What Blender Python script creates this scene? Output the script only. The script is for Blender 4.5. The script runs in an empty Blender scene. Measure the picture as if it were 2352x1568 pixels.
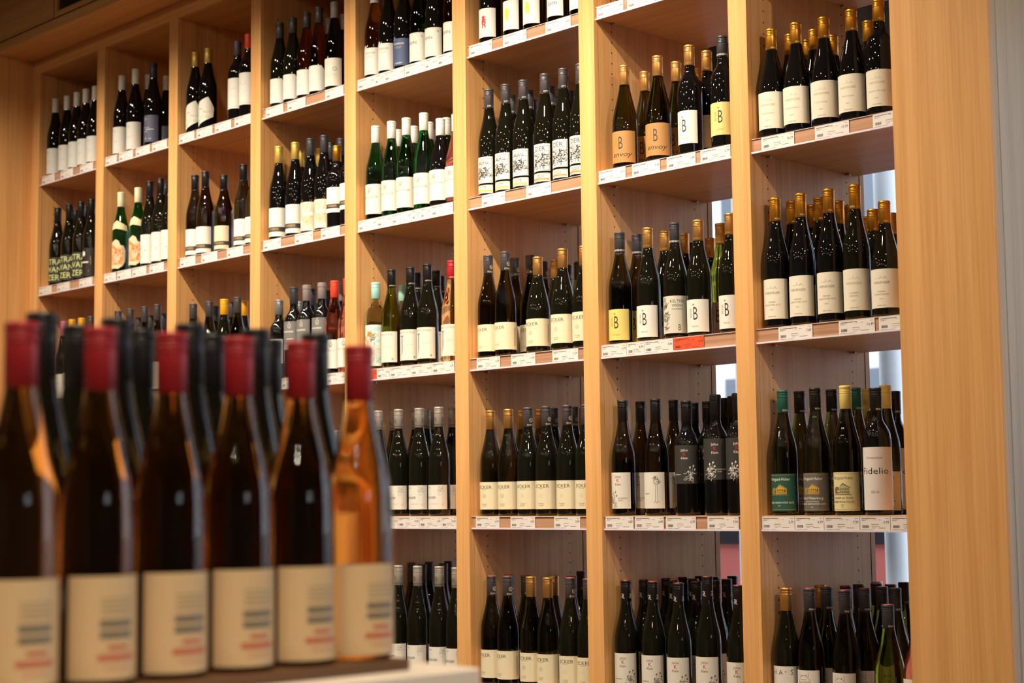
import bpy, bmesh, math, random
from mathutils import Matrix, Vector
random.seed(7)
SC = bpy.context.scene
COL = SC.collection
R = math.radians

# ------------------------------------------------------------------ camera
cd = bpy.data.cameras.new('camera'); cam = bpy.data.objects.new('camera', cd); COL.objects.link(cam)
cam.matrix_world = Matrix(((0.6914725, 0.07711157, 0.71827542, 6.70986),
                           (0.72230801, -0.05769579, -0.6891606, -3.47477),
                           (-0.01170079, 0.9953517, -0.09559336, 1.12844), (0, 0, 0, 1)))
cd.sensor_width = 36; cd.lens = 3779.09 / 2352 * 36; cd.clip_start = 0.05; cd.clip_end = 200
cd.dof.use_dof = True; cd.dof.focus_distance = 4.55; cd.dof.aperture_fstop = 4.7
SC.camera = cam
# ------------------------------------------------------------------ world, lights, exposure
wd = bpy.data.worlds.new('daylight'); SC.world = wd; wd.use_nodes = True
bgn = wd.node_tree.nodes['Background']; bgn.inputs[0].default_value = (0.90, 0.93, 1.0, 1); bgn.inputs[1].default_value = 3.0
SC.view_settings.view_transform = 'Standard'; SC.view_settings.look = 'None'
SC.view_settings.exposure = 0.26; SC.view_settings.gamma = 1; SC.view_settings.use_curve_mapping = False
SC.cycles.max_bounces = 10; SC.cycles.transmission_bounces = 8; SC.cycles.transparent_max_bounces = 12
SC.cycles.caustics_reflective = False; SC.cycles.caustics_refractive = False; SC.cycles.sample_clamp_indirect = 6
def spot(x, y, z, tx, ty, tz, power, size=110, color=(1, .87, .68), rad=.028, blend=.7):  # serves the shelf track and the two added fill spots
    l = bpy.data.lights.new('track_or_fill_spot', 'SPOT'); l.energy = power; l.color = color
    l.spot_size = R(size); l.spot_blend = blend; l.shadow_soft_size = rad
    o = bpy.data.objects.new('track_or_fill_spot', l); COL.objects.link(o); o.location = (x, y, z)
    o.rotation_euler = (Vector((tx, ty, tz)) - Vector((x, y, z))).to_track_quat('-Z', 'Y').to_euler()
for i, pw in enumerate((95, 112, 120, 124, 132, 152, 196)):       # track of spots along the shelf wall, one to a bay
    x = .565 * (i + 1) - .02
    spot(x, -.98, 3.32, x - .22, .05, 1.00, pw * .76, 96, blend=1.0)
spot(6.35, -3.3, 3.4, 5.32, -2.55, 1.0, 215, 50)        # added unseen spot, brightens the labels on the display table
spot(7.3, -1.6, 3.4, 4.9, .1, 1.3, 130, 70)              # added unseen spot, brightens the end panel of the shelving
def fill_light(x, y, power):  # added unseen lights under the ceiling, for ambient fill and bottle highlights
    l = bpy.data.lights.new('added_fill_light', 'AREA'); l.shape = 'DISK'; l.size = .09; l.energy = power; l.color = (1, .82, .6)
    o = bpy.data.objects.new('added_fill_light', l); COL.objects.link(o); o.location = (x, y, 3.42)
for x in (.6, 2.4, 4.2, 6.0, 7.8):
    for y, pw in ((-2.3, 9), (-3.9, 9), (-5.6, 8)): fill_light(x, y, pw)

# ------------------------------------------------------------------ materials
MATS = {}
def s2l(c): return tuple(((v / 12.92) if v <= .04045 else ((v + .055) / 1.055) ** 2.4) for v in c)
def hexc(h): return s2l(tuple(int(h[i:i + 2], 16) / 255 for i in (0, 2, 4)))
def principled(name):
    m = bpy.data.materials.new(name); m.use_nodes = True
    return m, m.node_tree, m.node_tree.nodes['Principled BSDF']
def paint(h, rough=.55, metal=0.0, spec=.5):
    k = (h, rough, metal, spec)
    if k not in MATS:
        m, nt, b = principled('paint_' + h)
        b.inputs['Base Color'].default_value = (*hexc(h), 1); b.inputs['Roughness'].default_value = rough
        b.inputs['Metallic'].default_value = metal; b.inputs['Specular IOR Level'].default_value = spec
        MATS[k] = m
    return MATS[k]
def paper(h):
    k = ('paper', h)
    if k not in MATS:
        m, nt, b = principled('label_paper_' + h)
        tc = nt.nodes.new('ShaderNodeTexCoord'); n = nt.nodes.new('ShaderNodeTexNoise'); n.inputs['Scale'].default_value = 900
        r = nt.nodes.new('ShaderNodeMix'); r.data_type = 'RGBA'; c = [v * .84 for v in hexc(h)]
        r.inputs['A'].default_value = (*[v * .93 for v in c], 1); r.inputs['B'].default_value = (*c, 1)
        nt.links.new(tc.outputs['Object'], n.inputs['Vector']); nt.links.new(n.outputs['Fac'], r.inputs['Factor'])
        nt.links.new(r.outputs['Result'], b.inputs['Base Color']); b.inputs['Roughness'].default_value = .6
        MATS[k] = m
    return MATS[k]
def wood(name, c_light, c_dark, axis, rough=.45, scale=1.0):
    k = ('wood', name)
    if k in MATS: return MATS[k]
    m, nt, b = principled(name); N = nt.nodes; L = nt.links
    tc = N.new('ShaderNodeTexCoord'); mp = N.new('ShaderNodeMapping'); oi = N.new('ShaderNodeObjectInfo')
    sc = [150 * scale] * 3; sc[axis] = 2.2 * scale; mp.inputs['Scale'].default_value = sc
    off = N.new('ShaderNodeVectorMath'); off.operation = 'SCALE'; off.inputs[0].default_value = (9, 7, 11)
    L.new(oi.outputs['Random'], off.inputs['Scale']); L.new(off.outputs[0], mp.inputs['Location'])
    L.new(tc.outputs['Object'], mp.inputs['Vector'])
    n1 = N.new('ShaderNodeTexNoise'); n1.inputs['Scale'].default_value = 1.0; n1.inputs['Detail'].default_value = 5; n1.inputs['Roughness'].default_value = .62
    n1.inputs['Distortion'].default_value = .15
    mp2 = N.new('ShaderNodeMapping'); s2 = [24 * scale] * 3; s2[axis] = .6 * scale; mp2.inputs['Scale'].default_value = s2
    L.new(off.outputs[0], mp2.inputs['Location']); L.new(tc.outputs['Object'], mp2.inputs['Vector'])
    n2 = N.new('ShaderNodeTexNoise'); n2.inputs['Scale'].default_value = 1.0; n2.inputs['Detail'].default_value = 3
    L.new(mp.outputs[0], n1.inputs['Vector']); L.new(mp2.outputs[0], n2.inputs['Vector'])
    ad = N.new('ShaderNodeMath'); ad.operation = 'MULTIPLY_ADD'; ad.inputs[1].default_value = .55
    L.new(n1.outputs['Fac'], ad.inputs[0]); ml = N.new('ShaderNodeMath'); ml.operation = 'MULTIPLY'; ml.inputs[1].default_value = .45
    L.new(n2.outputs['Fac'], ml.inputs[0]); L.new(ml.outputs[0], ad.inputs[2])
    rp = N.new('ShaderNodeValToRGB'); rp.color_ramp.elements[0].position = .33; rp.color_ramp.elements[1].position = .60
    rp.color_ramp.elements[0].color = (*hexc(c_dark), 1); rp.color_ramp.elements[1].color = (*hexc(c_light), 1)
    L.new(ad.outputs[0], rp.inputs['Fac']); L.new(rp.outputs['Color'], b.inputs['Base Color'])
    b.inputs['Roughness'].default_value = rough; b.inputs['Specular IOR Level'].default_value = .35
    bp = N.new('ShaderNodeBump'); bp.inputs['Strength'].default_value = .12; bp.inputs['Distance'].default_value = .001
    L.new(n1.outputs['Fac'], bp.inputs['Height']); L.new(bp.outputs[0], b.inputs['Normal'])
    MATS[k] = m; return m
def glass(name, rgb, trans=1.0, rough=.02):
    k = ('glass', name)
    if k not in MATS:
        m, nt, b = principled('glass_' + name)
        b.inputs['Base Color'].default_value = (*rgb, 1); b.inputs['Roughness'].default_value = rough
        b.inputs['IOR'].default_value = 1.45; b.inputs['Transmission Weight'].default_value = trans
        MATS[k] = m
    return MATS[k]
def pane_glass():
    k = 'pane'
    if k not in MATS:
        m = bpy.data.materials.new('window_glass'); m.use_nodes = True; nt = m.node_tree; nt.nodes.clear()
        o = nt.nodes.new('ShaderNodeOutputMaterial'); mx = nt.nodes.new('ShaderNodeMixShader'); t = nt.nodes.new('ShaderNodeBsdfTransparent')
        g = nt.nodes.new('ShaderNodeBsdfGlossy'); f = nt.nodes.new('ShaderNodeFresnel'); f.inputs[0].default_value = 1.45
        t.inputs[0].default_value = (.93, .96, .97, 1); g.inputs['Roughness'].default_value = .01
        nt.links.new(f.outputs[0], mx.inputs[0]); nt.links.new(t.outputs[0], mx.inputs[1]); nt.links.new(g.outputs[0], mx.inputs[2]); nt.links.new(mx.outputs[0], o.inputs[0])
        MATS[k] = m
    return MATS[k]
OAK_V = wood('oak_vertical_grain', 'E2AB6E', 'C88E52', 2)
OAK_H = wood('oak_horizontal_grain', 'E2AB6E', 'C88E52', 0)
OAK_EDGE = wood('oak_edge_band', 'BF9273', '9A6F55', 0, scale=1.6)
OAK_GREY = wood('greyer_oak', 'C9B7A2', 'AE9B86', 2)  # greyer oak tone, used on the side of the right post
DARK_WOOD = wood('dark_stained_board', '6B4A2B', '4A3220', 1)

# ------------------------------------------------------------------ mesh helpers
class MB:
    def __init__(s): s.v = []; s.f = []; s.m = []; s.mats = []; s.sm = []
    def mi(s, mat):
        if mat not in s.mats: s.mats.append(mat)
        return s.mats.index(mat)
    def add(s, vs, fs, mat, smooth=False):
        o = len(s.v); k = s.mi(mat); s.v += [tuple(p) for p in vs]
        for f in fs: s.f.append([i + o for i in f]); s.m.append(k); s.sm.append(smooth)
        return s
    def box(s, x0, y0, z0, x1, y1, z1, mat, bev=0.0):
        if bev <= 0:
            vs = [(x, y, z) for z in (z0, z1) for y in (y0, y1) for x in (x0, x1)]
            return s.add(vs, [(0, 2, 3, 1), (4, 5, 7, 6), (0, 1, 5, 4), (2, 6, 7, 3), (0, 4, 6, 2), (1, 3, 7, 5)], mat)
        bm = bmesh.new(); bmesh.ops.create_cube(bm, size=1)
        for v in bm.verts: v.co = ((x0 + x1) / 2 + v.co.x * (x1 - x0), (y0 + y1) / 2 + v.co.y * (y1 - y0), (z0 + z1) / 2 + v.co.z * (z1 - z0))
        bmesh.ops.bevel(bm, geom=bm.edges[:], offset=bev, segments=1, affect='EDGES')
        bm.verts.index_update(); s.add([v.co[:] for v in bm.verts], [[v.index for v in f.verts] for f in bm.faces], mat); bm.free(); return s
    def lathe(s, prof, mat, n=32, smooth=True, cx=0, cy=0):
        vs = []; fs = []
        for z, r in prof:
            for i in range(n): a = 2 * math.pi * i / n; vs.append((cx + r * math.cos(a), cy + r * math.sin(a), z))
        for j in range(len(prof) - 1):
            for i in range(n): k = (i + 1) % n; fs.append((j * n + i, j * n + k, (j + 1) * n + k, (j + 1) * n + i))
        fs.append(tuple(range(n - 1, -1, -1))); t = (len(prof) - 1) * n; fs.append(tuple(range(t, t + n)))
        return s.add(vs, fs, mat, smooth)
    def prism(s, pts, y0, y1, mat):                  # polygon in XZ, extruded along Y
        n = len(pts); vs = [(x, y0, z) for x, z in pts] + [(x, y1, z) for x, z in pts]
        fs = [tuple(range(n)), tuple(range(2 * n - 1, n - 1, -1))] + [(i, n + i, n + (i + 1) % n, (i + 1) % n) for i in range(n)]
        return s.add(vs, fs, mat)
    def mesh(s, name):
        me = bpy.data.meshes.new(name); me.from_pydata(s.v, [], s.f)
        for m in s.mats: me.materials.append(m)
        me.polygons.foreach_set('material_index', s.m); me.polygons.foreach_set('use_smooth', s.sm)
        me.update()
        if any(s.sm):
            try: me.set_sharp_from_angle(angle=R(50))
            except Exception: pass
        return me
def link(name, data, parent=None, loc=None, rz=0):
    o = bpy.data.objects.new(name, data); COL.objects.link(o)
    if parent: o.parent = parent
    if loc: o.location = loc
    if rz: o.rotation_euler = (0, 0, rz)
    return o
def empty(name, loc, rz=0):
    o = link(name, None, None, loc, rz); o.empty_display_size = .05; return o
def tag(o, label=None, cat=None, group=None, kind=None):
    if label: o['label'] = label
    if cat: o['category'] = cat
    if group: o['group'] = group
    if kind: o['kind'] = kind
    return o

# ------------------------------------------------------------------ dimensions of the wall of shelves
W, DW = .565, .0627                       # bay pitch, width of an upright
ZS = [2.5783, 2.0849, 1.5722, 1.0786, .563]
TH = .0407                                # shelf front height
DEPTH = .507
ZTOP, ZSOF = 3.049, 3.1138                # top of the openings, soffit of the header
JF = -.181                                # front of the portal frame
BAYN = ['leftmost', 'second-from-left', 'third-from-left', 'fourth-from-left', 'fourth-from-right', 'third-from-right', 'second-from-right', 'rightmost']
ORD = ['first', 'second', 'third', 'fourth', 'fifth', 'sixth', 'seventh', 'eighth', 'ninth', 'tenth', 'eleventh', 'twelfth', 'thirteenth']
ROWS = {7: {1: 'top', 2: 'second', 3: 'third', 4: 'bottom'}}
def rown(b, r):
    if b == 7: return {0: 'uppermost', 1: 'top', 2: 'second', 3: 'third', 4: 'bottom'}[r]
    if b <= 2: return ['top', 'second', 'third', 'fourth', 'fifth'][r]
    return ['top', 'second', 'third', 'fourth', 'bottom'][r]

# ------------------------------------------------------------------ room
def struct(name, mb, parent=None):
    o = link(name, mb.mesh(name), parent)
    if not parent: o['kind'] = 'structure'
    return o
PLASTER = paint('8E857A', .9); CEIL = paint('80796F', .9)
struct('floor', MB().box(-1.2, -7.5, -.1, 10.5, 1.2, 0, wood('floor_boards', '715D48', '55442F', 0, .4, .4)))
struct('ceiling', MB().box(-1.2, -7.5, 3.47, 10.5, 1.2, 3.57, CEIL))
struct('wall_left', MB().box(-1.3, -7.5, 0, -1.2, 1.2, 3.47, PLASTER))
struct('wall_back', MB().box(-1.2, -7.6, 0, 10.5, -7.5, 3.47, PLASTER))
struct('wall_right', MB().box(10.5, -7.5, 0, 10.6, -3.7, 3.47, PLASTER).box(10.5, -2.3, 0, 10.6, 1.2, 3.47, PLASTER).box(10.5, -3.7, 2.3, 10.6, -2.3, 3.47, PLASTER).box(10.5, -3.7, 0, 10.6, -2.3, 1.7, PLASTER))
BLUEGREY = paint('3A3F4B', .5); ALU = paint('A9ADB3', .4, .6)
struct('wall_front', MB().box(-1.2, .80, 2.53, 10.5, .95, 3.47, BLUEGREY).box(-1.2, .80, 0, 10.5, .95, .22, BLUEGREY))
FXS = [-1.2, .35, 1.9, 3.45, 5.0, 6.85, 8.7, 10.5]
for i in range(7):
    a, b = FXS[i], FXS[i + 1]
    w = struct('window_%d' % (i + 1), MB().box(a, .84, .22, a + .05, .90, 2.53, ALU).box(b - .05, .84, .22, b, .90, 2.53, ALU).box(a + .05, .84, 2.49, b - .05, .90, 2.53, ALU).box(a + .05, .84, .22, b - .05, .90, .27, ALU))
    link('pane', MB().box(a + .05, .865, .27, b - .05, .873, 2.49, pane_glass()).mesh('pane'), w)
w = struct('window_8', MB().box(10.52, -3.7, 1.7, 10.58, -3.65, 2.3, ALU).box(10.52, -2.35, 1.7, 10.58, -2.3, 2.3, ALU).box(10.52, -3.02, 1.7, 10.58, -2.98, 2.3, ALU))
link('pane', MB().box(10.546, -3.65, 1.7, 10.552, -3.02, 2.3, pane_glass()).mesh('pane'), w)
link('pane', MB().box(10.546, -2.98, 1.7, 10.552, -2.35, 2.3, pane_glass()).mesh('pane'), w)

# ------------------------------------------------------------------ street outside the windows
struct('pavement', MB().box(-40, 1.2, -.2, 40, 60, -.1, paint('9EA0A4', .9)).box(10.7, -40, -.2, 40, 1.2, -.1, paint('9EA0A4', .9)))
bl = empty('apartment_building', (-6, 15, -.1)); tag(bl, 'pale building across the street beyond the shop window', 'building')
link('facade', MB().box(-14, 0, 0, 18, 6, 11, paint('D9DCE4', .9)).mesh('facade'), bl)
wm = MB().box(-.6, -.06, 0, .6, .02, 1.5, paint('5B6470', .2)).mesh('window')
for k in range(3):
    for j in range(14):
        link('window', wm, bl, (-12.5 + 2.2 * j, 0, 1.4 + 3 * k))
def car(name, x, y, rz, body, label):
    o = empty(name, (x, y, -.1), rz); tag(o, label, 'car', 'cars parked outside')
    bm_ = paint(body, .25); gl = paint('2A3038', .1); wh = paint('202022', .7)
    prof = [(-2.1, .35), (-2.12, .75), (-1.9, .88), (-1.25, .95), (-.6, 1.38), (.75, 1.42), (1.45, .98), (2.05, .9), (2.12, .4), (1.75, .3), (-1.75, .3)]
    link('body', MB().prism(prof, -.82, .82, bm_).mesh('body'), o)
    wp = [(-1.12, .97), (-.56, 1.33), (.05, 1.36), (.05, .97)]
    wq = [(.13, .97), (.13, 1.36), (.7, 1.36), (1.25, .98)]
    for pts in (wp, wq): link('side_window', MB().prism(pts, -.84, .84, gl).mesh('side_window'), o)
    for px_ in (-1.35, 1.35):
        for s_ in (-1, 1):
            m = MB(); m.lathe([(-.1, .2), (-.1, .31), (.1, .31), (.1, .2)], wh, 20)
            q = link('wheel', m.mesh('wheel'), o, (px_, s_ * .76, .31)); q.rotation_euler = (R(90), 0, 0)
car('parked_car', 1.1, 4.6, R(8), 'D0726A', 'red car parked outside, seen in gap behind rightmost bay')
car('parked_car', -4.2, 5.4, R(4), 'D88A80', 'faded red car parked outside behind third-from-right bay')
car('parked_car', -1.4, 8.2, R(-4), 'E6E8EC', 'white car parked farther across the street')
for x, y in ((1.95, 2.6), (-.2, 3.0), (3.0, 2.2)):
    o = empty('street_post', (x, y, -.1)); tag(o, 'white street post on pavement outside, %s' % {1.95: 'nearest red car', -.2: 'left of red car', 3.0: 'closest to shop window'}[x], 'post', 'posts on the pavement')
    link('pole', MB().lathe([(0, .05), (2.9, .05), (2.95, .02)], paint('D5DCE4', .5), 16).mesh('pole'), o)
    link('base_plate', MB().box(-.09, -.09, 0, .09, .09, .015, paint('8A8F96', .5)).mesh('base_plate'), o)
o = empty('awning', (-2.0, 9.5, 2.2)); tag(o, 'pale striped awning on the street outside', 'awning')
for k in range(14):
    link('awning_stripe', MB().prism([(k * .5 - 3.5, .9), (k * .5 - 3.0, .9), (k * .5 - 3.0, .86), (k * .5 - 3.5, .86)], 0, 3, paint('F2F2F2' if k % 2 else 'E3A59B', .8)).mesh('awning_stripe'), o)
for k in (-3.4, 3.3): link('awning_post', MB().box(k, .1, -2.3, k + .08, .18, .9, paint('9AA0A8', .5)).mesh('awning_post'), o)

# ------------------------------------------------------------------ built-in wall shelving
DARK = paint('1A1410', .9)
def upright(i):
    x = i * W
    o = empty('shelf_upright', (x, 0, 0))
    where = ('at left end of shelving' if i == 0 else 'at right end beside the wide frame post' if i == 8 else 'between %s and %s bays' % (BAYN[i - 1], BAYN[i]))
    tag(o, 'tall oak shelf upright ' + where, 'shelf upright', 'oak uprights of the shelving')
    link('face_strip', MB().box(0, 0, .0, DW, .0185, ZTOP, OAK_V, .0006).mesh('face_strip'), o)
    link('side_panel', MB().box(.0006, .0198, 0, DW / 2 - .001, DEPTH, ZTOP, OAK_V).mesh('side_panel'), o)
    link('side_panel', MB().box(DW / 2 + .001, .0198, 0, DW - .0006, DEPTH, ZTOP, OAK_V).mesh('side_panel'), o)
    link('shade_strip', MB().box(.003, .0185, 0, DW - .003, .0198, ZTOP, DARK).box(.004, DEPTH, 0, DW - .004, DEPTH + .004, ZTOP, DARK).mesh('shade_strip'), o)  # dark strips paint in the shade of the gaps around the side panels
    link('rear_strip', MB().box(.0, DEPTH + .004, 0, DW, DEPTH + .024, ZTOP, OAK_V).mesh('rear_strip'), o)
    h = MB(); n = 8
    for zz in ZS:
        for k in range(-9, 13):
            zc = zz + .019 + .032 * k - .05
            if zc > ZTOP - .1 or zc < .1 or (zz - TH - .02 < zc < zz + .008): continue
            if min(abs(zc - q) for q in ZS) + 1e-6 < abs(zc - zz): continue
            for y in (.077, .446):
                for xs, d in ((DW - .0005, 1), (.0005, -1)):
                    c = [(xs, y + .0026 * math.cos(2 * math.pi * a / n), zc + .0026 * math.sin(2 * math.pi * a / n)) for a in range(n)]
                    h.add(c, [tuple(range(n)) if d > 0 else tuple(range(n - 1, -1, -1))], DARK)
    q = link('pin_holes', h.mesh('pin_holes'), o); q['kind'] = 'stuff'
for i in range(9): upright(i)
BW = W - DW
shelf_mesh = MB().box(.0006, .0135, -TH + .004, BW - .0006, DEPTH - .004, 0, OAK_H, .0005).mesh('board')
edge_mesh = MB().box(.0006, .0112, -TH + .0035, BW - .0006, .0135, -.0006, OAK_EDGE).mesh('edge_band')
PLAST = paint('DCD3DC', .25)
rail_mesh = MB().box(.0008, .0064, -TH, BW - .0008, .0135, -TH + .0022, PLAST).box(.0008, .0064, -TH + .0022, BW - .0008, .0071, -TH + .0045, PLAST).box(.0008, .0085, -.0022, BW - .0008, .0112, -.0010, PLAST).mesh('price_rail')
pin_mesh = MB().lathe([(0, .003), (.012, .003), (.0125, .002)], paint('C9C9C9', .3, .9), 10).mesh('shelf_pin')
for b in range(8):
    for r in range(5):
        x = b * W + DW
        o = empty('shelf_board', (x, 0, ZS[r]))
        tag(o, 'oak shelf board with price rail holding %s row of bottles, %s bay' % (rown(b, r), BAYN[b]), 'shelf', 'shelf boards in the shelving')
        link('board', shelf_mesh, o); link('edge_band', edge_mesh, o); link('price_rail', rail_mesh, o)
        for y in (.077, .446):
            for xs, ry in ((.0, 90), (BW, -90)):
                p = link('shelf_pin', pin_mesh, o, (xs, y, -TH - .0002 + .001)); p.rotation_euler = (0, R(ry), 0)
# top boards, rail, header and portal frame
o = empty('top_rail', (0, 0, ZTOP)); tag(o, 'long oak rail closing the shelving above the top shelves', 'shelf rail')
link('rail_face', MB().box(0, 0, 0, 8 * W + DW, .0185, ZSOF - ZTOP, OAK_H, .0006).mesh('rail_face'), o)
link('top_board', MB().box(0, .0185, 0, 8 * W + DW, DEPTH + .024, .03, OAK_H).mesh('top_board'), o)
XR = 8 * W + DW; XJ = XR + .256
o = empty('header_cabinet', (0, JF, ZSOF)); tag(o, 'oak header cabinet overhanging the shelves at upper left', 'cabinet')
link('soffit', MB().box(-.26, 0, 0, XJ, -JF + .55, .0432, OAK_H, .001).mesh('soffit'), o)
link('carcass', MB().box(-.26, .03, .0432, XJ, -JF + .55, .352, DARK).mesh('carcass'), o)
dx = -.26
seams = [-.26, .51, 1.28, 2.05, 2.82, 3.59, XJ]
for k in range(6):
    a, b_ = seams[k] + .006, seams[k + 1] - .006
    if k == 0:
        link('door_panel', MB().box(a, .004, .052, b_, .03, .35, OAK_H, .002).mesh('door_panel'), o)
    else:
        fr = MB(); t = .024
        fr.box(a, .004, .052, b_, .03, .052 + t, OAK_H, .002).box(a, .004, .35 - t, b_, .03, .35, OAK_H, .002).box(a, .004, .052 + t, a + t, .03, .35 - t, OAK_V, .001).box(b_ - t, .004, .052 + t, b_, .03, .35 - t, OAK_V, .001)
        d = link('door_frame', fr.mesh('door_frame'), o)
        link('dark_pane', MB().box(a + t, .016, .052 + t, b_ - t, .022, .35 - t, paint('1B1513', .25)).mesh('dark_pane'), d)
o = empty('frame_post', (-.26, JF, 0)); tag(o, 'wide oak frame post at left end of the shelving', 'frame post', 'oak frame posts')
link('post_panel', MB().box(0, 0, 0, .2595, -JF + .55, ZSOF, OAK_V, .001).mesh('post_panel'), o)
o = empty('frame_post', (XR, JF, 0)); tag(o, 'wide oak frame post at right end of the shelving', 'frame post', 'oak frame posts')
link('post_panel', MB().box(.0005, 0, 0, .256, .018, ZSOF, OAK_V, .0008).mesh('post_panel'), o)
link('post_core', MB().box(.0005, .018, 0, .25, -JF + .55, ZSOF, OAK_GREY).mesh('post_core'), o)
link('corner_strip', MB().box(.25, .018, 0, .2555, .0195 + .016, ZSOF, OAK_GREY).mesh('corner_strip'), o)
link('shadow_gap', MB().box(.25, .0355, 0, .2515, .038, ZSOF, DARK).mesh('shadow_gap'), o)
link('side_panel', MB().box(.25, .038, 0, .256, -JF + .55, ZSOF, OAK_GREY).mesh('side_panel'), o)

# ------------------------------------------------------------------ printing on curved paper
TXT = {}
def text2d(s, shear=0.0):
    k = (s, shear)
    if k not in TXT:
        c = bpy.data.curves.new('t', 'FONT'); c.body = s; c.size = 1; c.resolution_u = 2; c.shear = shear; c.align_x = 'CENTER'
        o = bpy.data.objects.new('t', c); me = o.to_mesh()
        TXT[k] = ([(v.co.x, v.co.y) for v in me.vertices], [tuple(p.vertices) for p in me.polygons]); o.to_mesh_clear(); bpy.data.objects.remove(o)
    return TXT[k]
def fine(vs, fs, maxlen):
    bm = bmesh.new(); bv = [bm.verts.new((x, y, 0)) for x, y in vs]
    for f in fs:
        try: bm.faces.new([bv[i] for i in f])
        except ValueError: pass
    bmesh.ops.triangulate(bm, faces=bm.faces[:])
    for _ in range(6):
        e = [e for e in bm.edges if e.calc_length() > maxlen]
        if not e: break
        bmesh.ops.subdivide_edges(bm, edges=e, cuts=1)
    bmesh.ops.triangulate(bm, faces=[f for f in bm.faces if len(f.verts) > 3])
    bm.verts.index_update(); r = [(v.co.x, v.co.y) for v in bm.verts], [[v.index for v in f.verts] for f in bm.faces]; bm.free(); return r
def shapes2d(e):
    """one printed element in millimetres -> 2D vertices, faces, colour"""
    k = e[0]
    if k == 't':                                    # text, size, u, v, colour, stretch, shear
        _, s, size, u, v, col = e[:6]; sx = e[6] if len(e) > 6 else 1; sh = e[7] if len(e) > 7 else 0
        vs, fs = text2d(s, sh); size *= 1.0 if size > 20 else 1.2; vs = [(x * size * sx + u, y * size + v) for x, y in vs]
        if size > 6: vs, fs = fine(vs, fs, 3)
        return vs, fs, col
    if k == 'v':                                    # text running upwards
        _, s, size, u, v, col = e[:6]; vs, fs = text2d(s); return [(u - y * size, v + x * size) for x, y in vs], fs, col
    if k == 'r':
        _, u0, v0, u1, v1, col = e; n = max(1, int(abs(u1 - u0) / 3)); vs = []; fs = []
        for i in range(n + 1): u = u0 + (u1 - u0) * i / n; vs += [(u, v0), (u, v1)]
        return vs, [(2 * i, 2 * i + 2, 2 * i + 3, 2 * i + 1) for i in range(n)], col
    if k == 'o':
        _, u, v, r, w_, col = e; n = 24; vs = []; fs = []
        for i in range(n): a = 2 * math.pi * i / n; vs += [(u + r * math.cos(a), v + r * math.sin(a)), (u + (r - w_) * math.cos(a), v + (r - w_) * math.sin(a))]
        return vs, [(2 * i, (2 * i + 2) % (2 * n), (2 * i + 3) % (2 * n), 2 * i + 1) for i in range(n)], col
    if k == 'p':
        _, pts, w_, col = e; vs = []; fs = []
        for (a, b), (c, d) in zip(pts, pts[1:]):
            l = math.hypot(c - a, d - b) or 1; nx, ny = -(d - b) / l * w_ / 2, (c - a) / l * w_ / 2; o = len(vs)
            vs += [(a + nx, b + ny), (a - nx, b - ny), (c - nx, d - ny), (c + nx, d + ny)]; fs.append((o, o + 1, o + 2, o + 3))
        return vs, fs, col
    if k == 'f':
        _, pts, col = e; vs, fs = fine(pts, [tuple(range(len(pts)))], 3.5); return vs, fs, col
def wrap(u, v, r, z0): a = u / (r * 1000); return (r * math.sin(a), -r * math.cos(a), z0 + v / 1000)
def print_mesh(name, els, r, z0, dr=.0004):
    mb = MB(); lay = 0
    for e in els:
        vs, fs, col = shapes2d(e); rr = r + dr + min(lay, 12) * .00003; lay += e[0] in 'rfto'
        out = []
        for u, v in vs:
            a = u / (r * 1000); out.append((rr * math.sin(a), -rr * math.cos(a), z0 + v / 1000))
        mb.add(out, fs, paint(col, .5))
    return mb.mesh(name)
def label_mesh(name, r, z0, z1, ha, mat, outline=None):
    """curved paper; outline = list of (u fraction -1..1, v fraction 0..1) for cut shapes"""
    mb = MB(); n = 28; rr = r + .0003; vs = []; fs = []
    if outline is None:
        for i in range(n + 1):
            a = R(ha) * (2 * i / n - 1); vs += [(rr * math.sin(a), -rr * math.cos(a), z0), (rr * math.sin(a), -rr * math.cos(a), z1)]
        fs = [(2 * i, 2 * i + 2, 2 * i + 3, 2 * i + 1) for i in range(n)]
        return mb.add(vs, fs, mat, True).mesh(name)
    us = sorted(set([round(-1 + 2 * i / n, 4) for i in range(n + 1)] + [min(1, max(-1, u)) for u, v in outline]))
    for u in us:                                     # column by column between the lower and the upper outline
        q = min(max(u, -.9995), .9995); hit = []
        for (a0, b0), (a1, b1) in zip(outline, outline[1:] + outline[:1]):
            if (a0 - q) * (a1 - q) <= 0 and a0 != a1: hit.append(b0 + (b1 - b0) * (q - a0) / (a1 - a0))
        if not hit: hit = [.5]
        a = R(ha) * u
        for v in (min(hit), max(hit)): vs.append((rr * math.sin(a), -rr * math.cos(a), z0 + v * (z1 - z0)))
    fs = [(2 * i, 2 * i + 2, 2 * i + 3, 2 * i + 1) for i in range(len(us) - 1)]
    return mb.add(vs, fs, mat, True).mesh(name)

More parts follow.
